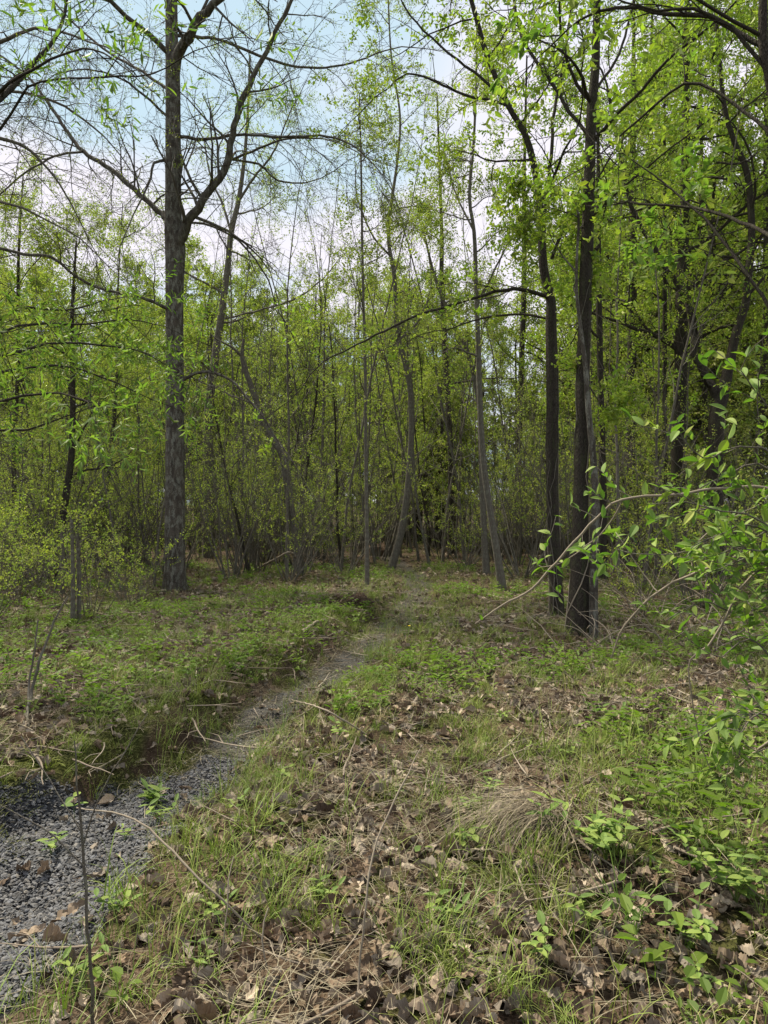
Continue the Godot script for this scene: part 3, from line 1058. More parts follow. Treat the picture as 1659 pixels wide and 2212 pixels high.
	tree({"seed": 8, "name": "forked_tree", "label": "dark rough trunk wound with vines curving left into a bare fork", "d": 10.0, "vines": 6, "rough": 0.14, "sides": 14,
		"trunk": [[1204, 1345, 34], [1202, 1272, 27], [1194, 1122, 25], [1192, 972, 25], [1193, 822, 25], [1190, 697, 23], [1190, 650, 21], [1174, 575, 19], [1169, 475, 17], [1157, 375, 15], [1134, 290, 13], [1099, 230, 12], [1054, 125, 11], [1029, 40, 10], [1005, -60, 8], [985, -260, 5]],
		"limbs": [
			[0.5, [1172, 480, 10], [1182, 420, 9], [1190, 340, 8], [1197, 240, 7], [1215, 150, 6], [1230, 40, 5], [1240, -80, 4]],
			[-0.8, [1192, 650, 9], [1160, 632, 9], [1110, 625, 8], [1050, 635, 7], [990, 655, 6], [920, 675, 5], [850, 705, 5], [770, 745, 4], [700, 780, 3]],
			[1.0, [1102, 232, 7], [1060, 215, 6], [1000, 205, 6], [940, 175, 5], [880, 160, 4], [840, 190, 3]],
			[0.4, [1098, 225, 6], [1040, 170, 6], [970, 115, 5], [900, 50, 4], [860, -10, 3]],
			[0.8, [1200, 690, 6], [1130, 680, 5], [1060, 683, 5], [1000, 700, 3]],
			[-0.5, [1192, 560, 8], [1225, 480, 7], [1270, 410, 5]]],
		"gap": 0.4, "twig": 0.95, "cfg": fine, "more": 8, "low": 5.0, "reach": 1.6, "leaf": "mid", "share": 0.15})
	tree({"seed": 9, "name": "broad_tree", "label": "thick dark trunk with ridged bark rising straight beside the leaf covered shrub", "d": 8.7, "vines": 4, "rough": 0.12, "sides": 20,
		"trunk": [[1246, 1376, 58], [1250, 1330, 46], [1253, 1222, 37], [1254, 1122, 33], [1256, 1000, 30], [1259, 872, 29], [1260, 772, 28], [1264, 690, 27], [1265, 600, 26], [1269, 500, 25], [1273, 400, 24], [1276, 300, 22], [1279, 225, 20], [1286, 150, 18], [1290, 0, 15], [1295, -200, 12], [1290, -500, 6]],
		"limbs": [
			[-1.0, [1284, 300, 8], [1330, 250, 8], [1390, 190, 7], [1440, 130, 6], [1530, 60, 5]],
			[0.8, [1278, 300, 8], [1230, 240, 8], [1180, 160, 8], [1130, 90, 7], [1110, 0, 6]],
			[-0.9, [1266, 480, 5], [1330, 420, 5], [1400, 360, 4], [1500, 280, 3]],
			[0.6, [1280, 200, 7], [1330, 130, 6], [1360, 40, 5], [1380, -60, 4]]],
		"gap": 0.35, "twig": 0.9, "cfg": fine, "more": 9, "low": 5.6, "reach": 1.6, "leaf": "mid", "share": 0.2})
	tree({"seed": 10, "name": "mottled_sapling", "label": "thin white mottled stem leaning against the thick dark trunk", "d": 8.55, "bark": "lichen_bark",
		"trunk": [[1283, 1350, 20], [1282, 1297, 18], [1285, 1172, 16], [1287, 1097, 15], [1282, 997, 14], [1272, 897, 13], [1265, 797, 11], [1258, 737, 9], [1246, 640, 7], [1246, 560, 6], [1250, 470, 5], [1240, 430, 4]], "cfg": fine, "more": 5, "low": 3.0, "reach": 0.8, "leaf": "mid", "share": 0.5})
	tree({"seed": 11, "name": "dark_tree", "label": "straight dark trunk standing behind the overhanging leafy branch", "d": 16.5, "rough": 0.12,
		"trunk": [[1464, 1232, 40], [1464, 1150, 32], [1464, 1022, 28], [1466, 922, 28], [1471, 822, 28], [1471, 722, 27], [1472, 650, 25], [1476, 550, 22], [1479, 450, 20], [1481, 250, 16], [1484, 50, 12], [1484, -200, 7]],
		"limbs": [[-0.8, [1476, 640, 10], [1510, 660, 9], [1560, 640, 6], [1620, 560, 4]]], "gap": 0.5, "twig": 1.2, "cfg": fine, "more": 17, "low": 4.5, "reach": 2.4, "leaf": "mid", "share": 0.46})
	tree({"seed": 12, "name": "split_tree", "label": "dark trunk splitting low into two wide spreading limbs", "d": 15.5, "rough": 0.12,
		"trunk": [[1539, 1240, 46], [1541, 1150, 38], [1544, 1022, 34], [1549, 897, 34], [1558, 860, 32], [1574, 797, 22], [1589, 722, 19], [1609, 660, 17], [1616, 600, 16], [1624, 500, 15], [1614, 375, 13], [1584, 300, 11], [1564, 225, 10], [1550, 80, 7], [1540, -100, 5]],
		"limbs": [[0.6, [1552, 890, 22], [1535, 835, 19], [1504, 772, 16], [1495, 700, 14], [1485, 645, 13], [1469, 620, 12], [1434, 575, 11], [1405, 520, 10], [1379, 480, 9], [1354, 415, 9], [1339, 325, 8], [1329, 285, 7], [1310, 180, 5]]],
		"gap": 0.45, "twig": 1.2, "cfg": fine, "more": 16, "low": 5.0, "reach": 2.3, "leaf": "mid", "share": 0.46})
	var k := 0
	for a in [[1301, 15.0, 15, 430, -4], [1361, 20.0, 21, 300, 3], [1436, 18.0, 11, 450, 0], [1527, 20.5, 13, 320, -6], [974, 22.0, 13, 500, -10], [1640, 19.0, 18, 200, 8], [1395, 25.0, 14, 250, 5], [1120, 24.0, 13, 420, 6]]:
		k += 1
		var x: float = a[0]
		var lab: String = ["thin dark trunk close behind the thick ridged trunk", "mid sized dark trunk between the thick trunk and the straight dark one", "thin dark pole beside the straight dark trunk", "thin dark pole seen between the limbs of the split trunk", "grey pole rising out of the dense thicket", "dark leafy trunk standing past the split trunk", "far dark pole under the bright green canopy", "far grey pole behind the vine wound trunk"][k - 1]
		tree({"seed": 20 + k, "name": "pole_tree", "label": lab, "d": a[1],
			"trunk": [[x, 1200, a[2] * 1.3], [x, 1000, a[2]], [x + a[4], 800, a[2] * 0.92], [x + a[4] * 2, 600, a[2] * 0.8], [x + a[4] * 2, a[3], a[2] * 0.6], [x + a[4] * 3, a[3] - 300.0, a[2] * 0.25]],
			"cfg": fine, "more": 13 if x > 1130 else 6, "low": 3.5, "reach": 2.2, "leaf": "mid" if x > 1130 else "small", "share": 0.44})
	k = 0
	for a in [[[155, 700, 9], [157, 800, 11], [155, 972, 13], [142, 1072, 15], [130, 1172, 17], [128, 1252, 20]], [[40, 560, 6], [38, 800, 8], [30, 1000, 9], [35, 1200, 10]], [[255, 620, 4], [250, 850, 7], [232, 1050, 9], [220, 1190, 11]]]:
		k += 1
		a.reverse()
		var top: Array = a[a.size() - 1]
		a.append([top[0] + 10, top[1] - 180, top[2] * 0.4])
		tree({"seed": 40 + k, "name": "dark_sapling", "label": ["dark slim sapling with a bent foot standing behind two broken stubs", "slim dark sapling with hanging leaves at the margin of the bank thicket", "dark thin sapling between the bent sapling and the lichen oak"][k - 1], "d": [14.5, 17.0, 18.0][k - 1], "trunk": a, "cfg": fine, "more": 13, "low": 1.6, "reach": 1.7, "leaf": "small", "share": 0.8})
	for a in [[155, 1122, 1350], [168, 1152, 1345], [133, 1150, 1290]]:
		var g := on_ground(a[0], a[2])
		tree({"seed": 50 + int(a[0]), "name": "dead_stub", "label": ["taller grey dead stub on the leafy bank", "shorter grey dead stub on the leafy bank", "broken stub behind the paired dead stubs"][0 if a[0] == 155 else 1 if a[0] == 168 else 2], "category": "dead stem", "d": EYE.z - g.z, "bark": "grey_bark", "trunk": [[a[0] + 2.0, a[2], 12], [a[0] + 3.0, a[2] - 80.0, 9], [a[0], a[1], 6]], "cfg": {"levels": 1, "kids": [0, 1]}, "more": 2, "low": 0.6, "reach": 0.2})
	# trees that stand outside the frame and reach into it
	tree({"seed": 60, "name": "overhanging_tree", "label": "near dark tree reaching broad leafy boughs over the clearing", "d": 5.4, "rough": 0.1,
		"trunk": [[1690, 1500, 40], [1688, 1000, 34], [1690, 500, 30], [1672, 200, 26], [1652, 120, 22], [1648, 20, 18], [1655, -200, 14], [1660, -500, 8]],
		"limbs": [
			[0.8, [1652, 100, 12], [1600, 75, 11], [1529, 36, 10], [1440, 32, 9], [1380, 18, 8], [1289, 24, 6], [1230, 60, 4]],
			[0.4, [1655, 150, 9], [1580, 60, 8], [1500, 18, 7], [1420, 22, 5], [1350, 5, 4]],
			[1.6, [1680, 520, 9], [1600, 480, 8], [1500, 450, 6], [1380, 440, 5]],
			[1.2, [1680, 300, 8], [1580, 220, 7], [1480, 180, 6], [1380, 260, 5], [1300, 330, 3]],
			[0.9, [1684, 700, 8], [1600, 570, 7], [1520, 470, 5], [1440, 400, 4]]],
		"gap": 0.28, "twig": 0.7, "cfg": {"levels": 2, "kids": [4, 4, 0], "wob": 0.22, "lift": 0.0, "thin": 0.002}, "more": 6, "low": 5.0, "reach": 1.4, "leaf": "big", "share": 0.3, "single": "broad"})
	tree({"seed": 61, "name": "willow_oak", "label": "near willow oak with narrow drooping leaves reaching in over the bank", "d": 6.2,
		"trunk": [[-130, 1500, 34], [-130, 1000, 28], [-120, 600, 25], [-110, 300, 20], [-90, 0, 15], [-80, -300, 8]],
		"limbs": [
			[1.2, [-125, 860, 8], [0, 720, 6], [100, 700, 5], [190, 700, 4], [270, 690, 3], [330, 700, 2]],
			[0.2, [-125, 980, 8], [-20, 930, 6], [60, 930, 5], [140, 900, 3]],
			[0.9, [-120, 820, 8], [20, 800, 6], [120, 790, 5], [210, 810, 4], [280, 840, 2.5]],
			[0.6, [-120, 900, 9], [-40, 790, 8], [60, 755, 7], [130, 740, 5], [215, 745, 4], [290, 755, 3]],
			[-0.8, [-125, 950, 8], [-30, 880, 7], [50, 855, 6], [130, 850, 4], [200, 870, 3]],
			[1.0, [-120, 780, 8], [-20, 700, 7], [60, 665, 6], [140, 670, 4], [220, 650, 3]],
			[-1.2, [-110, 300, 9], [-40, 240, 8], [20, 180, 7], [70, 150, 6], [130, 120, 5], [200, 105, 4], [260, 140, 3]],
			[-0.9, [-105, 330, 7], [0, 280, 6], [60, 190, 5], [150, 170, 4], [260, 165, 4], [330, 160, 3], [420, 110, 2.5]],
			[0.8, [-110, 250, 14], [-30, 230, 13], [25, 190, 12], [60, 150, 10], [120, 80, 8], [150, -20, 6]]],
		"gap": 0.3, "twig": 0.55, "cfg": {"levels": 2, "kids": [4, 4, 0], "wob": 0.22, "lift": -0.03, "thin": 0.002}, "more": 0, "leaf": "narrow", "share": 0.85, "single": "willow"})
	tree({"seed": 62, "name": "bare_tree", "label": "tree past the bank with long bare drooping twigs against the sky", "d": 11.0, "bark": "grey_bark",
		"trunk": [[-230, 1330, 40], [-225, 1000, 34], [-210, 600, 30], [-200, 300, 24], [-190, 0, 18], [-180, -300, 9]],
		"limbs": [
			[0.8, [-205, 420, 12], [-100, 330, 10], [0, 300, 8], [70, 330, 6], [130, 400, 4]],
			[-0.8, [-200, 250, 12], [-80, 130, 10], [0, 90, 9], [90, 60, 6], [190, 90, 4]],
			[1.4, [-205, 350, 10], [-60, 210, 8], [40, 200, 6], [140, 230, 5], [230, 300, 3]],
			[0.2, [-205, 480, 10], [-80, 430, 8], [20, 440, 6], [90, 470, 4]]],
		"gap": 0.16, "twig": 1.3, "cfg": {"levels": 3, "kids": [5, 6, 4, 0], "wob": 0.22, "lift": -0.09, "thin": 0.0032}, "leaf": "tiny", "share": 0.05})
	print("named trees ", Time.get_ticks_msec())
	thicket()

func list_names(list: Array, k: int, a: Array, b: Array, first: Array, second: Array) -> String:
	if list == first:
		return a[k]
	if list == second:
		return b[k]
	return ["tall tree with broad pale crown", "tall tree with narrow green crown", "tall tree with loose open crown"][k]

func whereabouts(p: Vector3) -> String:
	var col := screen(p + Vector3(0, 1.6, 0)).x
	var how := "just behind" if -p.z < 19.0 else "some way behind" if -p.z < 27.0 else "far behind"
	for a in [[110, "the willow oak boughs"], [290, "the dead stubs"], [425, "the lichen oak"], [560, "the slender grey tree"], [720, "the broken snag"], [825, "the lone straight sapling"], [950, "the S bent tree"], [1120, "the two slim trees"], [1225, "the vine wound trunk"], [1390, "the thick ridged trunk"], [1500, "the straight dark trunk"], [1620, "the split trunk"]]:
		if col < a[0]:
			return how + " " + a[1]
	return how + " the near leafy shrub"

func thicket() -> void:
	var r := rng_of(91)
	var protos := []
	var names := ["straight grey sapling with few leaves", "bowed grey sapling with bare twigs", "sapling thick with small leaves", "tall whip thin bare tipped sapling", "short leafy grey sapling", "leaning dark sapling with sparse leaves"]
	var sp := [[8.5, 0.032, 0.10, 15, "small", 0.4, "grey_bark"], [9.5, 0.036, 0.22, 15, "small", 0.26, "grey_bark"], [7.0, 0.034, 0.12, 20, "small", 0.6, "grey_bark"], [11.0, 0.034, 0.08, 16, "small", 0.22, "grey_bark"], [5.0, 0.024, 0.12, 18, "small", 0.8, "grey_bark"], [8.0, 0.042, 0.3, 14, "small", 0.45, "dark_bark"]]
	for k in 6:
		protos.append(sapling_thing("sapling", sapling(k, sp[k][0], sp[k][1], sp[k][2], sp[k][3], sp[k][4], sp[k][5], 1, sp[k][6]), names[k], "tree", "thin saplings of the thicket"))
	var bushes := []
	var bnames := ["bush of thin grey fanning stems", "bush of bare grey spreading stems", "low bush with bright small leaves", "tall bush of upright whippy stems"]
	var bp := [[4.2, 0.016, 0.55, 11, "small", 0.2, 12, "grey_bark"], [3.8, 0.015, 0.6, 10, "small", 0.16, 12, "grey_bark"], [2.2, 0.009, 0.5, 8, "small", 0.2, 10, "grey_bark"], [6.2, 0.018, 0.4, 12, "small", 0.22, 10, "grey_bark"]]
	for k in 4:
		bushes.append(sapling_thing("thicket_bush", sapling(20 + k, bp[k][0], bp[k][1], bp[k][2], bp[k][3], bp[k][4], bp[k][5], bp[k][6], bp[k][7]), bnames[k], "bush", "bushes of the thicket"))
	var used := [0, 0, 0, 0, 0, 0]
	var place := func(list: Array, k: int, p: Vector3, size: float):
		var o: Node3D = list[k]
		var turn := r.randf() * TAU
		if o.has_meta("set"):
			o = dup(o, p, turn, size)
		else:
			o.position = p
			o.basis = Basis(Vector3.UP, turn).scaled(Vector3.ONE * size)
			o.set_meta("set", true)
		o.set_meta("label", String(list_names(list, k, names, bnames, protos, bushes)) + " " + whereabouts(p))
	var n := 0
	while n < 200:
		var d := sqrt(lerpf(13.5 * 13.5, 36.0 * 36.0, r.randf()))
		var x := r.randf_range(-0.58, 0.6) * d
		var g := gully_at(x, -d)
		if absf(g.x) < (1.6 if d < 17.0 else 0.7 if d < 20.0 else -1.0) or (d < 16.5 and x > 0.4 and x < 4.5):
			continue
		n += 1
		var k := r.randi() % 6
		if absf(x + 0.02 * d) < 0.2 * d and k == 2:
			k = 3
		place.call(protos, k, Vector3(x, land(x, -d) - 0.02, -d), r.randf_range(0.75, 1.15) * (0.85 if x < -0.15 * d else 1.0))
	for a in [[620, 15.0], [668, 18.0], [700, 20.0], [735, 16.5], [760, 19.0], [812, 18.5], [905, 20.0], [930, 17.5], [955, 19.0], [985, 21.0], [1005, 18.0], [560, 19.5], [520, 17.0], [890, 23.0], [840, 22.0]]:
		var w := at(a[0], 1085, a[1])
		place.call(protos, 3 if int(a[0]) % 2 else 1, Vector3(w.x, land(w.x, w.z) - 0.02, w.z), r.randf_range(0.95, 1.15))
	n = 0
	while n < 125:
		var d := sqrt(lerpf(14.0 * 14.0, 31.0 * 31.0, r.randf()))
		var x := r.randf_range(-0.58, 0.58) * d
		var g := gully_at(x, -d)
		if absf(g.x) < (1.7 if d < 18.0 else 0.8 if d < 20.5 else -1.0):
			continue
		n += 1
		place.call(bushes, [0, 1, 3, 0, 3][r.randi() % 5], Vector3(x, land(x, -d) - 0.02, -d), r.randf_range(0.7, 1.15))
	n = 0
	while n < 50:
		var d := r.randf_range(9.5, 20.0)
		var x := r.randf_range(-0.66, 0.66) * d
		if d < 18.0 and (x > -0.36 * d and x < 0.33 * d):
			continue
		if absf(gully_at(x, -d).x) < 1.5:
			continue
		n += 1
		place.call(bushes, 2, Vector3(x, land(x, -d) - 0.02, -d), r.randf_range(0.6, 1.3))
	n = 0
	while n < 34:
		var d := r.randf_range(15.0, 22.0)
		var x := r.randf_range(-0.42, 0.27) * d
		if absf(gully_at(x, -d).x) < 1.3:
			continue
		n += 1
		place.call(bushes, [0, 1, 3][r.randi() % 3], Vector3(x, land(x, -d) - 0.02, -d), r.randf_range(0.7, 1.05))
	n = 0
	while n < 12:
		var d := r.randf_range(9.5, 13.0)
		var x := r.randf_range(-0.6, -0.33) * d
		n += 1
		place.call(bushes, 2, Vector3(x, land(x, -d) - 0.02, -d), r.randf_range(0.5, 0.9))
	for o in protos + bushes:
		o.remove_meta("set")
	for o in get_children():
		if o.has_meta("set"):
			o.remove_meta("set")
	print("thicket ", Time.get_ticks_msec())
	# taller trees behind
	var far := []
	var fn := ["tall tree with broad pale crown", "tall tree with narrow green crown", "tall tree with loose open crown"]
	for k in 3:
		var tb := Buf.new()
		var rr := rng_of(700 + k)
		var h: float = [13.0, 14.5, 12.0][k]
		var pts := PackedVector3Array()
		var ra := PackedFloat32Array()
		var p := Vector3(0, -0.05, 0)
		for i in 15:
			pts.append(p)
			ra.append(lerpf(0.15, 0.02, i / 14.0))
			p += Vector3(rr.randfn() * 0.07, h / 14.0, rr.randfn() * 0.07)
		tube(tb, pts, ra, 8)
		var tw := Buf.new()
		var tips := []
		for j in 34:
			var t := lerpf(0.18, 0.98, j / 34.0)
			var i := mini(int(t * 14), 13)
			var az := rr.randf() * TAU
			grow(tw, tips, rr, pts[i], Vector3(cos(az), rr.randf_range(0.2, 0.9), sin(az)).normalized(), [3.0, 2.0, 3.0][k] * rr.randf_range(0.6, 1.2) * (1.2 - 0.7 * t), ra[i] * 0.45, 0, {"levels": 2, "kids": [5, 4, 0], "wob": 0.2, "lift": 0.04, "thin": 0.005})
		var lf := Buf.new()
		leaves_on(tips, "far", [1.0, 1.0, 0.6][k], 1.0, rr, lf)
		join(tb, tw)
		var meshes := [tb.mesh(M.dark_bark), lf.mesh(M.leaf)]
		far.append(sapling_thing("background_tree", meshes, fn[k], "tree", "taller trees behind the thicket"))
	n = 0
	while n < 66:
		var d := sqrt(lerpf(27.0 * 27.0, 56.0 * 56.0, r.randf()))
		var x := r.randf_range(-0.64, 0.14) * d
		n += 1
		place.call(far, r.randi() % 3, Vector3(x, land(x, -d) - 0.02, -d), (1.6 + 0.29 * d) / 13.0 * r.randf_range(0.7, 1.12))
	n = 0
	while n < 14:
		var d := r.randf_range(24.0, 42.0)
		var x := r.randf_range(0.04, 0.26) * d
		n += 1
		place.call(far, r.randi() % 3, Vector3(x, land(x, -d) - 0.02, -d), r.randf_range(0.45, 0.7))
	n = 0
	while n < 25:
		var d := r.randf_range(20.0, 37.0)
		var x := r.randf_range(0.25, 0.7) * d
		n += 1
		place.call(far, r.randi() % 3, Vector3(x, land(x, -d) - 0.02, -d), lerpf(0.75, 1.15, smoothstep(0.1, 0.25, x / d)) * r.randf_range(0.8, 1.1))
	for o in get_children():
		if o.has_meta("set"):
			o.remove_meta("set")

# ------------------------------------------------------------------ near plants, sticks and bits
func stick(called: String, label: String, category: String, pts: Array, mat: String, group := "") -> Node3D:
	# pts: [column, row, width, distance or 0 for on the ground]
	var p := PackedVector3Array()
	var w := PackedFloat32Array()
	for a in pts:
		var q: Vector3
		if a.size() < 4 or a[3] == 0:
			q = on_ground(a[0], a[1])
			q.y += 0.012
		else:
			q = at(a[0], a[1], a[3])
		p.append(q)
		w.append(a[2] * (EYE.z - q.z) / FOCAL * 0.5)
	var foot := p[0]
	for i in p.size():
		p[i] -= foot
	var r := rng_of(hash(label) % 5000)
	var ln := smooth_line(p, w, 0.06, 0.25, r)
	var b := Buf.new()
	tube(b, ln[0], ln[1], 7, 0.08)
	var o := thing(called, label, category, foot, group)
	put("stem", b.mesh(M[mat]), o)
	return o

func side_twig(o: Node3D, pts: Array, mat: String) -> void:
	var p := PackedVector3Array()
	var w := PackedFloat32Array()
	for a in pts:
		var q := at(a[0], a[1], a[3])
		p.append(q - o.position)
		w.append(a[2] * a[3] / FOCAL * 0.5)
	var ln := smooth_line(p, w, 0.06, 0.2, rng_of(int(pts[0][0])))
	var b := Buf.new()
	tube(b, ln[0], ln[1], 5)
	put("twig", b.mesh(M[mat]), o)

func near_shrub() -> void:
	var r := rng_of(101)
	var foot := Vector3(2.35, land(2.35, -2.9) - 0.03, -2.9)
	var o := thing("leafy_shrub", "near shrub with bare grey arching branches and broad glossy green leaves", "shrub", foot)
	var lines := [
		[2.9, 3.3, [1850, 1330, 12], [1700, 1080, 10], [1560, 1055, 9], [1450, 1070, 8.5], [1345, 1078, 8], [1290, 1118, 8], [1240, 1172, 8], [1190, 1228, 7.5], [1150, 1272, 7], [1085, 1308, 6], [1027, 1347, 4]],
		[2.8, 3.2, [1850, 1400, 11], [1640, 1206, 9], [1560, 1218, 8.5], [1490, 1242, 8], [1420, 1280, 7.5], [1350, 1350, 6.5], [1320, 1422, 4]],
		[2.7, 2.9, [1850, 1380, 10], [1680, 1230, 8], [1610, 1260, 7], [1580, 1310, 7], [1530, 1395, 7], [1490, 1425, 5], [1497, 1520, 4], [1515, 1610, 3.5], [1537, 1668, 2]],
		[2.6, 2.5, [1850, 1300, 9], [1700, 1010, 7], [1600, 965, 5], [1520, 990, 4], [1465, 930, 3]],
		[2.6, 2.4, [1850, 1200, 9], [1740, 950, 6], [1660, 880, 5], [1600, 800, 3]],
		[2.5, 2.6, [1850, 1300, 8], [1650, 1130, 6], [1560, 1105, 5], [1480, 1085, 4], [1400, 1090, 3]],
		[2.7, 2.7, [1800, 1700, 8], [1680, 1450, 6], [1620, 1380, 5], [1560, 1420, 3]],
		[2.6, 2.5, [1800, 1800, 8], [1700, 1600, 6], [1640, 1540, 5], [1590, 1600, 3]],
		[2.5, 2.5, [1850, 1250, 8], [1720, 1180, 6], [1640, 1190, 5], [1570, 1180, 3]],
		[2.9, 2.9, [1850, 1500, 8], [1700, 1330, 6], [1600, 1330, 5], [1520, 1300, 4], [1440, 1340, 3]],
		[3.1, 3.4, [1345, 1080, 4], [1310, 1140, 4], [1265, 1180, 3.5], [1215, 1215, 3], [1170, 1225, 2]],
		[3.0, 3.2, [1420, 1278, 4], [1390, 1240, 3], [1340, 1165, 2.5], [1330, 1150, 2]],
		[2.9, 3.1, [1490, 1240, 4], [1510, 1170, 4], [1560, 1130, 3], [1640, 1090, 3]]]
	for i in 12:
		var tx := r.randf_range(1470, 1690)
		var ty := r.randf_range(1060, 1760)
		var td := r.randf_range(2.4, 3.3)
		lines.append([2.9, td, [1880, lerpf(ty, 1600, 0.5), 8], [lerpf(tx, 1880, 0.45), ty - 40, 6], [tx + 60, ty - 30, 4], [tx, ty, 3]])
	var spots := []
	var bare := Buf.new()
	for li in lines.size():
		var a: Array = lines[li]
		var path: Array = a.slice(2)
		var q := px_line(path, a[0], a[1] - a[0])
		var p: PackedVector3Array = q[0]
		for i in p.size():
			p[i] -= foot
		if li < 10 or li > 12:
			var start := Vector3(r.randfn() * 0.04, 0, r.randfn() * 0.04)
			p.insert(0, start)
			(q[1] as PackedFloat32Array).insert(0, 0.014)
		var w: PackedFloat32Array = q[1]
		for i in w.size():
			w[i] *= 0.72
		if w.size() < p.size():
			w.insert(0, 0.014)
		var ln := smooth_line(p, w, 0.05, 0.15, r)
		var b := Buf.new()
		tube(b, ln[0], ln[1], 7, 0.06)
		put("branch", b.mesh(M.pale_wood if li in [0, 1, 2, 10, 11, 12] else M.grey_bark), o)
		var pts: PackedVector3Array = ln[0]
		var leafy: float = [0.4, 0.18, 0.1, 1.0, 1.0, 1.0, 1.0, 1.0, 1.0, 0.9, 0.7, 0.3, 0.6][li] if li < 13 else 0.9
		for i in range(3, pts.size()):
			var s := screen(pts[i] + foot)
			if s.x > 1900:
				continue
			var dir := (pts[i] - pts[i - 1]).normalized()
			if r.randf() < leafy * 0.55:
				spots.append([pts[i], dir, r.randf_range(0.7, 1.1)])
			if r.randf() < leafy * 0.5:
				# a short leafy side shoot
				var sd := (dir.rotated(dir.cross(runit(r)).normalized(), r.randf_range(0.6, 1.3)) + Vector3.UP * 0.2).normalized()
				var sp := pts[i]
				var line := PackedVector3Array([sp])
				var rad := PackedFloat32Array([0.0022])
				for j in r.randi_range(3, 6):
					sd = (sd + runit(r) * 0.25).normalized()
					sp += sd * 0.05
					line.append(sp)
					rad.append(0.0016)
					spots.append([sp, sd, r.randf_range(0.55, 1.1)])
					spots.append([sp, sd, r.randf_range(0.5, 1.0)])
				tube(bare, line, rad, 4)
	put("twigs", bare.mesh(M.grey_bark), o, "stuff")
	var meshes := []
	for k in 4:
		for f in 2:
			meshes.append(long_leaf("shrub%d" % f, 0.066, 0.029, 0.85, 0.35, [0.12, 0.3][f], M.shrub_leaf, GREENS[k]))
	var list := []
	for s in spots:
		var d: Vector3 = s[1]
		var out := (d * 0.6 + runit(r) * 0.9 + Vector3.UP * 0.15).normalized()
		var zz := (Vector3.UP + runit(r) * 0.7)
		var x := out.cross(zz).normalized()
		var bs := Basis(x, out, x.cross(out)).scaled(Vector3.ONE * s[2])
		list.append(Transform3D(bs, s[0] as Vector3))
	var rest := Buf.new()
	var count := 0
	var own := []
	list.sort_custom(func(a, b): return a.origin.z > b.origin.z)
	for xf in list:
		if count < 300 and in_frame(xf.origin + foot):
			own.append([meshes[(r.randi() % 3) * 2 + r.randi() % 2 if r.randf() < 0.85 else 6], xf])
			count += 1
		else:
			var src: Buf = leaf_meshes["shrub%d" % (r.randi() % 2)]
			rest.v.append_array(xf * src.v)
			rest.n.append_array(Transform3D(xf.basis.orthonormalized(), Vector3.ZERO) * src.n)
			var tc := PackedColorArray()
			tc.resize(src.v.size())
			tc.fill(GREENS[r.randi() % 3])
			rest.c.append_array(tc)
	if rest.v.size() > 0:
		var crown := put("foliage", rest.mesh(M.shrub_leaf), o, "stuff")
		for a in own:
			var lf := put("leaf", a[0], crown)
			lf.transform = a[1]
	print("shrub leaves ", list.size())

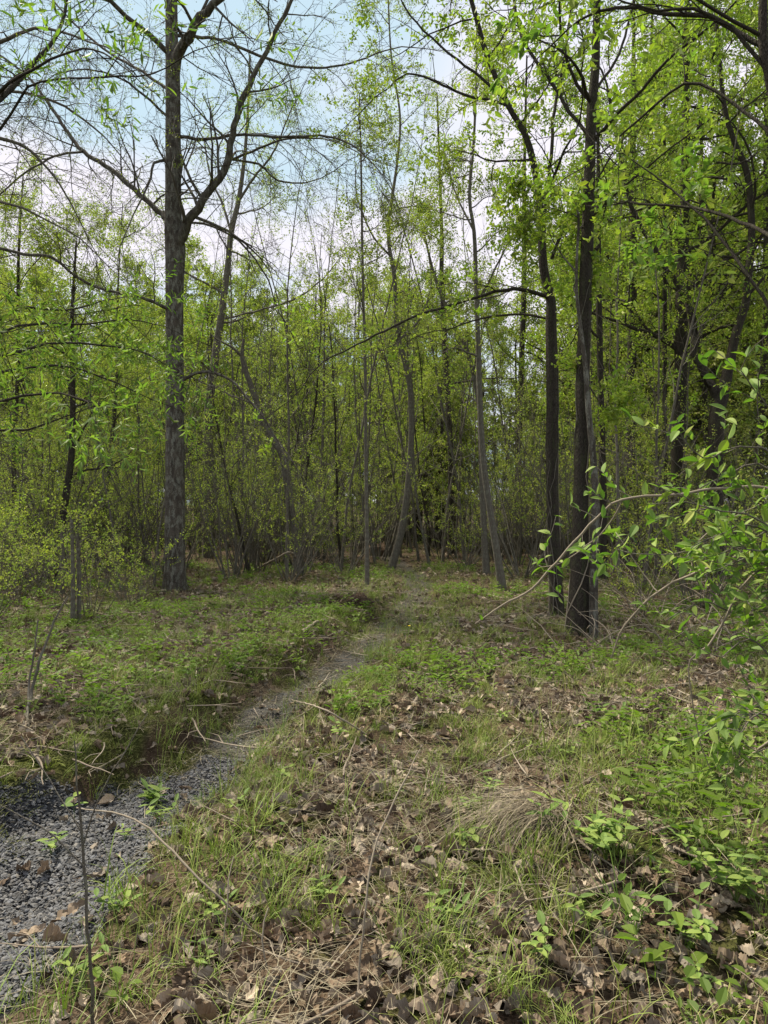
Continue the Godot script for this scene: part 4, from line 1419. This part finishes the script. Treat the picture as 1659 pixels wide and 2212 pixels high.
func small_plants() -> void:
	var r := rng_of(111)
	var kinds := []
	for k in 3:
		for g in 3:
			kinds.append(long_leaf("s%d" % k, [0.055, 0.045, 0.065][k], [0.028, 0.026, 0.022][k], [0.9, 1.0, 0.8][k], 0.3, 0.15, M.shrub_leaf, GREENS[g]))
	var stalk := func(h: float, lean: Vector3) -> ArrayMesh:
		var b := Buf.new()
		var p := PackedVector3Array()
		var w := PackedFloat32Array()
		for i in 5:
			var t := i / 4.0
			p.append(Vector3(0, t * h - 0.01, 0) + lean * t * t * h)
			w.append(lerpf(0.0022, 0.0012, t))
		tube(b, p, w, 5)
		return b.mesh(M.stalk)
	var make := func(called: String, label: String, where: Vector3, stems: int, h: float, pairs: int, kind: int, size: float, group: String) -> Node3D:
		var o := thing(called, label, "plant", where, group)
		for s in stems:
			var az := r.randf() * TAU
			var lean := Vector3(cos(az), 0, sin(az)) * (0.0 if stems == 1 else r.randf_range(0.2, 0.9)) + Vector3(r.randfn(), 0, r.randfn()) * 0.1
			var hh := h * r.randf_range(0.6, 1.1)
			put("stem", stalk.call(hh, lean), o)
			for j in pairs:
				var t := lerpf(0.35, 1.0, (j + 1.0) / pairs)
				var p := Vector3(0, t * hh - 0.01, 0) + lean * t * t * hh
				var a := j * 1.57 + az
				for sgn in [0.0, PI]:
					var out := (Vector3(cos(a + sgn), r.randf_range(0.0, 0.6), sin(a + sgn)) + runit(r) * 0.2).normalized()
					var x := out.cross(Vector3.UP + runit(r) * 0.25).normalized()
					var lf := put("leaf", kinds[kind * 3 + r.randi() % 3], o)
					lf.transform = Transform3D(Basis(x, out, x.cross(out)).scaled(Vector3.ONE * size * r.randf_range(0.7, 1.15)), p)
		return o
	make.call("leafy_plant", "dense low plant with oval green leaves beside the dry grass tussock", on_ground(1310, 1860), 13, 0.2, 4, 0, 1.1, "")
	make.call("leafy_plant", "small plant with three drooping pointed leaves above the dry tussock", on_ground(1190, 1800), 3, 0.2, 2, 2, 1.3, "")
	make.call("leafy_plant", "upright green plant with long leaves under the leafy shrub", on_ground(1590, 1960), 9, 0.24, 4, 0, 1.1, "")
	make.call("leafy_plant", "spreading plant with bright leaves on litter below the shrub", on_ground(1500, 2050), 6, 0.18, 3, 0, 1.0, "")
	make.call("leafy_plant", "pale broad leaved plant at the upper edge of the gravel", on_ground(325, 1650), 5, 0.1, 3, 2, 1.3, "")
	make.call("leafy_plant", "tall weed with leaf pairs on the mossy gully bank", on_ground(405, 1545), 2, 0.24, 4, 2, 1.0, "")
	make.call("leafy_plant", "single weed with two broad leaves at the brink of the gravel", on_ground(160, 1680), 1, 0.2, 2, 0, 1.3, "")
	var protos := [
		make.call("seedling", "tiny two leaved green seedling in the leaf litter", on_ground(640, 1880), 1, 0.06, 1, 1, 1.0, "seedlings scattered over the litter"),
		make.call("seedling", "small upright seedling with leaf pairs in the leaf litter", on_ground(520, 1760), 2, 0.11, 3, 0, 0.8, "seedlings scattered over the litter"),
		make.call("seedling", "low bushy seedling with narrow leaves in the leaf litter", on_ground(1010, 1760), 4, 0.1, 2, 2, 0.8, "seedlings scattered over the litter")]
	for s in [[1000, 1840, 1], [920, 1850, 0], [1060, 1720, 2], [735, 1600, 1], [600, 1700, 1], [345, 1780, 2], [270, 1820, 1], [110, 1850, 2], [700, 1955, 2], [860, 1720, 0], [1150, 1630, 1], [1230, 1640, 2], [1390, 1650, 1], [1450, 1700, 2], [1560, 1720, 1], [1600, 1800, 2], [1430, 1900, 1], [1260, 2010, 2], [1340, 1990, 0], [250, 1980, 2], [440, 2090, 2], [480, 2000, 1], [180, 2120, 2], [1180, 2080, 1], [1520, 2140, 1], [1400, 2120, 0], [620, 1790, 0], [800, 1540, 2], [1080, 1560, 1], [990, 1480, 2], [880, 1440, 1], [1320, 1560, 2], [1440, 1580, 1], [300, 1470, 2], [240, 1420, 1], [120, 1480, 2], [420, 1400, 1], [350, 1360, 2], [60, 1430, 1], [520, 1450, 2], [560, 1330, 1], [480, 1310, 2], [1620, 1900, 1], [1480, 1830, 2], [1360, 1740, 1], [850, 2060, 0], [960, 2000, 2]]:
		var spot := "on the leafy bank above the gully" if s[0] < 580 and s[1] < 1500 else "at the edge of the gravel" if s[0] < 400 else "under the near leafy shrub" if s[0] > 1370 else "near the thick dark trunk" if s[1] < 1660 and s[0] > 950 else "beside the gully shoulder" if s[1] < 1660 else "near the dry grass tussock" if s[0] > 950 else "near the tall pale stem"
		dup(protos[s[2]], on_ground(s[0], s[1]), r.randf() * TAU, r.randf_range(0.75, 1.35), ["tiny two leaved green seedling ", "small upright seedling with leaf pairs ", "low bushy seedling with narrow leaves "][s[2]] + spot)
	# dry tussock and green clumps of grass
	var where := on_ground(1185, 1765)
	var o := thing("dry_grass_tussock", "mound of long combed over dry grass drooping down the slope", "grass tussock", where)
	var b := Buf.new()
	for i in 330:
		var d := (Vector3(-0.75, 0.55, 0.55) + Vector3(r.randfn() * 0.35, r.randfn() * 0.2, r.randfn() * 0.3) * (1.0 if i % 4 else 2.4)).normalized()
		var q := r.randf_range(0.4, 1.35)
		blade(b, Vector3(r.randfn() * 0.085, r.randf() * 0.04, r.randfn() * 0.06), d, r.randf_range(0.3, 0.72), r.randf_range(0.0025, 0.0048), r.randf_range(0.4, 0.95), Color(0.26 * q, 0.22 * q, 0.155 * q), r, 6)
	put("blades", b.mesh(M.straw), o, "stuff")
	for s in [[1345, 1990, 34, 0.3, "large clump of arching green grass below the oval leaved plant"], [1000, 1990, 14, 0.22, "small tuft of upright green grass beside the tussock tips"], [450, 1745, 40, 0.17, "dense tuft of bright grass hanging over the gravel margin"], [605, 1600, 40, 0.2, "dense bright grass tuft on the gully shoulder"], [490, 2030, 16, 0.16, "broad bladed green tuft among brown leaves"], [185, 2160, 14, 0.25, "tall green tuft at the foot of the dead weed"], [880, 1375, 40, 0.22, "lush grass tuft around the small yellow flower"], [345, 1320, 60, 0.3, "soft bright grass clump at the foot of the lichen oak"]]:
		var t := thing("grass_tuft", s[4], "grass tuft", on_ground(s[0], s[1]))
		var tb := Buf.new()
		for i in s[2]:
			var d := (Vector3.UP + Vector3(r.randfn(), 0, r.randfn()) * 0.4).normalized()
			var q := r.randf_range(0.7, 1.2)
			blade(tb, Vector3(r.randfn(), 0, r.randfn()) * 0.03, d, s[3] * r.randf_range(0.6, 1.2), r.randf_range(0.003, 0.007), r.randf_range(0.2, 1.0), Color(0.105 * q, 0.165 * q, 0.035 * q), r, 5)
		put("blades", tb.mesh(M.grass), t, "stuff")
	var fl := thing("yellow_flower", "small yellow wild flower among grass by the gully", "flower", on_ground(882, 1372))
	put("stem", stalk.call(0.12, Vector3(0.1, 0, 0)), fl)
	for k in 7:
		var a := TAU * k / 7.0
		var out := Vector3(cos(a), 0.35, sin(a)).normalized()
		var x := out.cross(Vector3.UP).normalized()
		var pm := long_leaf("petal", 0.02, 0.011, 1.0, 0.1, 0.0, M.flower)
		var pt := put("petal", pm, fl)
		pt.transform = Transform3D(Basis(x, out, x.cross(out)), Vector3(0.012, 0.11, 0))

func brush() -> void:
	var r := rng_of(131)
	var root := thing("twig_litter", "small dead twigs strewn over the leaf litter", "twigs", Vector3.ZERO, "", "stuff")
	for k in 4:
		var b := Buf.new()
		var p := Vector3.ZERO
		var d := Vector3(1, 0, 0)
		var pts := PackedVector3Array([p])
		var ra := PackedFloat32Array([0.0035])
		for i in 6:
			d = (d + runit(r) * Vector3(0.1, 0.05, 0.16)).normalized()
			p += d * 0.045
			pts.append(p)
			ra.append(lerpf(0.0035, 0.0012, i / 5.0))
		tube(b, pts, ra, 5)
		tube(b, PackedVector3Array([pts[3], pts[3] + Vector3(0.04, 0.01, 0.04), pts[3] + Vector3(0.09, 0.01, 0.06)]), PackedFloat32Array([0.002, 0.0015, 0.001]), 4)
		var xf := []
		var cc := []
		for i in 230:
			var dd := sqrt(lerpf(2.2, 160.0, r.randf()))
			var x := r.randf_range(-0.6, 0.6) * dd
			if in_gravel(x, -dd):
				continue
			xf.append(Transform3D(Basis(Vector3.UP, r.randf() * TAU).scaled(Vector3.ONE * r.randf_range(0.6, 2.2)), Vector3(x, land(x, -dd) + r.randf_range(0.01, 0.04), -dd)))
			cc.append(Color(0.16, 0.13, 0.10).lerp(Color(0.36, 0.31, 0.24), r.randf() * r.randf()))
		scatter("twig", b.mesh(M.straw), xf, cc, root)
	for a in [[300, 1195, 1.5, "tangle of pale bare stems beside the lichen oak"], [250, 1230, 1.2, "low tangle of pale dead stems before the dark saplings"], [1400, 1330, 1.1, "tangle of dead twigs beyond the arching shrub branches"], [1520, 1390, 1.2, "brushy heap of dead stems under the leafy shrub"], [1300, 1400, 0.7, "few dead stems crossing at the foot of the thick trunk"], [680, 1225, 1.4, "arching bare stems around the foot of the broken snag"], [60, 1250, 1.4, "bare twiggy brush behind the long fallen branch"]]:
		var g := on_ground(a[0], a[1])
		var o := thing("brush_tangle", a[3], "brush", g)
		var b := Buf.new()
		for i in 16:
			var az := r.randf() * TAU
			var d := Vector3(cos(az), r.randf_range(0.4, 1.6), sin(az)).normalized()
			var p := Vector3(r.randfn() * 0.25, -0.02, r.randfn() * 0.25)
			var pts := PackedVector3Array([p])
			var ra := PackedFloat32Array([0.008])
			for j in 10:
				d = (d + runit(r) * 0.16 + Vector3.DOWN * 0.09).normalized()
				p += d * a[2] * r.randf_range(0.08, 0.16)
				p.y = maxf(p.y, 0.01)
				pts.append(p)
				ra.append(lerpf(0.007, 0.002, j / 9.0))
			tube(b, pts, ra, 5)
		put("stems", b.mesh(M.pale_wood), o, "stuff")

func bits() -> void:
	var o := stick("fallen_branch", "long grey fallen branch lying across the bank by the dead stubs", "branch", [[-60, 1318, 8], [60, 1312, 9], [140, 1308, 8], [210, 1312, 7], [272, 1322, 4]], "pale_wood")
	stick("fallen_stick", "dark bent stick lying across the gully bed", "stick", [[652, 1394, 7], [700, 1382, 6], [750, 1366, 5], [780, 1350, 3]], "pale_wood")
	stick("fallen_stick", "short pale stick on the bank above the gully bend", "stick", [[468, 1405, 7], [500, 1410, 7], [532, 1414, 5]], "pale_wood")
	stick("fallen_stick", "straight grey stick propped on leaves in front of the tussock", "stick", [[885, 1862, 5], [960, 1815, 7], [1020, 1778, 8], [1078, 1742, 8]], "pale_wood")
	stick("fallen_stick", "thin forked straw coloured stem lying before the tussock", "stick", [[895, 1900, 3], [945, 1840, 4], [985, 1800, 4], [1005, 1790, 3]], "pale_wood")
	stick("fallen_stick", "knobbly dark upright twig near the grey stick", "stick", [[1040, 1830, 8], [1044, 1770, 7], [1060, 1720, 6], [1078, 1650, 3]], "grey_bark")
	stick("fallen_stick", "crooked twig lying on leaves under the overhanging shrub", "stick", [[1430, 1790, 4], [1485, 1820, 4], [1510, 1880, 4], [1540, 1910, 3]], "pale_wood")
	stick("fallen_stick", "weathered stick slanting out of the ground at the shrub", "stick", [[1490, 1740, 4], [1560, 1690, 5], [1640, 1620, 6, 3.2], [1720, 1560, 6, 3.1]], "pale_wood")
	stick("fallen_stick", "long thin dead stick leaning behind the thick trunk foot", "stick", [[1010, 1390, 3], [1100, 1345, 5], [1180, 1330, 5], [1290, 1310, 5], [1400, 1308, 4]], "grey_bark")
	stick("fallen_stick", "pale dead branch lying behind the gully under the snag", "stick", [[490, 1265, 3], [545, 1235, 4], [600, 1205, 5, 15.0], [630, 1195, 5, 14.8], [660, 1230, 4], [720, 1235, 3]], "pale_wood")
	stick("fallen_stick", "small pale stick low among dead leaves with white end", "stick", [[990, 2090, 5], [1030, 2065, 7], [1055, 2058, 8]], "pale_wood")
	# bare stems that stand in the foreground
	var w := stick("dead_weed", "tall bare grey dead weed stalk standing over the gravel", "dead stem", [[202, 2230, 8, 0], [190, 2010, 7, 1.95], [176, 1800, 6, 1.9], [165, 1700, 4, 1.88], [160, 1600, 2.5, 1.86]], "grey_bark")
	side_twig(w, [[176, 1800, 4, 1.9], [140, 1740, 3, 1.92], [90, 1660, 3, 1.95], [45, 1590, 2, 1.98]], "grey_bark")
	side_twig(w, [[178, 1830, 4, 1.9], [215, 1720, 3, 1.85], [260, 1640, 3, 1.82], [320, 1540, 2, 1.8]], "grey_bark")
	side_twig(w, [[180, 1870, 4, 1.9], [120, 1810, 3, 1.88], [60, 1770, 3, 1.86], [-10, 1735, 2, 1.84]], "grey_bark")
	stick("arching_stem", "long tan arching dead stem bending over the gravel margin", "dead stem", [[566, 2035, 4, 0], [480, 1945, 5, 2.55], [410, 1880, 5, 2.6], [340, 1805, 5, 2.7], [290, 1768, 4, 2.75], [240, 1755, 4, 2.8], [165, 1745, 3, 2.85]], "pale_wood")
	stick("arching_stem", "tall thin pale stem rising from the leaf litter", "dead stem", [[770, 2190, 5, 0], [775, 2120, 5, 2.28], [790, 1950, 5, 2.3], [812, 1820, 4, 2.4], [865, 1705, 4, 2.5], [908, 1618, 2, 2.6]], "pale_wood")
	stick("arching_stem", "curved dry stem arching along the gully shoulder", "dead stem", [[800, 1595, 3, 0], [750, 1560, 4, 4.7], [690, 1528, 4, 4.8], [630, 1515, 3, 0]], "pale_wood")
	stick("arching_stem", "thin straight straw stem crossing brown leaves", "dead stem", [[480, 2080, 3, 0], [488, 1990, 3, 2.5], [495, 1900, 3, 2.55], [505, 1850, 2, 2.6]], "pale_wood")
	stick("arching_stem", "broken straw stem leaning between leaves and grass", "dead stem", [[580, 2110, 3, 0], [565, 2030, 4, 2.4], [580, 1960, 3, 2.45]], "pale_wood")
	stick("leaning_whip", "thin dark leaning whip on the mossy bank", "dead stem", [[52, 1570, 8, 0], [66, 1505, 7, 5.2], [85, 1430, 6, 5.25], [102, 1385, 5, 5.3], [122, 1330, 4, 5.35], [148, 1288, 3, 5.4]], "grey_bark")
	stick("leaning_whip", "shorter dark whip rising beside the leaning one", "dead stem", [[60, 1575, 6, 0], [62, 1490, 5, 5.1], [75, 1400, 4, 5.15], [82, 1340, 3, 5.2]], "grey_bark")
	# torn up earth
	for a in [[770, 1322, 0.16, "dark clod of torn up earth with roots by the thin sapling"], [822, 1196, 0.5, "uprooted mound of dark earth and roots at the head of the gully"]]:
		var g := on_ground(a[0], a[1])
		var t := thing("earth_clod", a[3], "soil mound", g)
		var b := Buf.new()
		var rr := rng_of(int(a[0]))
		var rows := 14
		var cols := 20
		for i in rows + 1:
			for j in cols + 1:
				var el := PI * 0.62 * i / rows
				var az := TAU * (j % cols) / cols
				var dir := Vector3(sin(el) * cos(az), cos(el), sin(el) * sin(az))
				var rad: float = a[2] * (1.0 + 0.6 * bump.get_noise_3d(dir.x * 14 + a[0], dir.y * 14, dir.z * 14) + 0.35 * bump.get_noise_3d(dir.x * 45, dir.y * 45, dir.z * 45))
				b.v.append(dir * rad * Vector3(1.2, 0.75, 0.9))
				b.n.append(dir)
				var q := 0.7 + 0.6 * rr.randf()
				b.c.append(Color(0.15 * q, 0.11 * q, 0.08 * q))
		for i in rows:
			for j in cols:
				var e := i * (cols + 1) + j
				b.ix.append_array(PackedInt32Array([e, e + cols + 2, e + 1, e, e + cols + 1, e + cols + 2]))
		put("earth", b.mesh(M.soil), t)
		for k in 9:
			var rb := Buf.new()
			var d := runit(rr)
			d.y = absf(d.y) * 0.7
			var p: Vector3 = d * a[2] * 0.6
			var pts := PackedVector3Array([p])
			var ra := PackedFloat32Array([0.012 * a[2] / 0.3])
			for i in 5:
				d = (d + runit(rr) * 0.4).normalized()
				p += d * a[2] * 0.2
				pts.append(p)
				ra.append(0.012 * a[2] / 0.3 * (1.0 - i / 5.0) + 0.001)
			tube(rb, pts, ra, 5)
			put("root", rb.mesh(M.grey_bark), t)

func _ready() -> void:
	bump.seed = 5
	bump.frequency = 0.35
	bump.fractal_octaves = 3
	patch.seed = 17
	patch.frequency = 0.22
	patch.fractal_octaves = 3
	light_and_camera()
	materials()
	print("materials ", Time.get_ticks_msec())
	var greens := [Color(0.30, 0.355, 0.075), Color(0.35, 0.395, 0.09), Color(0.215, 0.285, 0.065), Color(0.265, 0.325, 0.07)]
	make_sprays("tiny", 5, 9, 0.22, 0.04, 0.018, false, [Color(0.19, 0.21, 0.045), Color(0.23, 0.23, 0.06), Color(0.13, 0.15, 0.035)])
	make_sprays("small", 6, 10, 0.28, 0.055, 0.03, false, [Color(0.31, 0.335, 0.095), Color(0.37, 0.38, 0.115), Color(0.235, 0.28, 0.075)])
	make_sprays("mid", 6, 12, 0.32, 0.075, 0.038, true, greens)
	make_sprays("big", 5, 10, 0.3, 0.095, 0.042, true, greens)
	make_sprays("narrow", 5, 11, 0.24, 0.085, 0.02, true, [Color(0.16, 0.225, 0.06), Color(0.205, 0.265, 0.07), Color(0.12, 0.18, 0.05)])
	make_sprays("far", 6, 11, 0.45, 0.13, 0.075, false, [Color(0.31, 0.335, 0.095), Color(0.37, 0.38, 0.115), Color(0.235, 0.28, 0.075)])
	ground()
	print("ground ", Time.get_ticks_msec())
	gravel()
	litter()
	grass()
	print("floor ", Time.get_ticks_msec())
	woods()
	print("woods ", Time.get_ticks_msec())
	near_shrub()
	small_plants()
	brush()
	bits()
	print("done ", Time.get_ticks_msec())
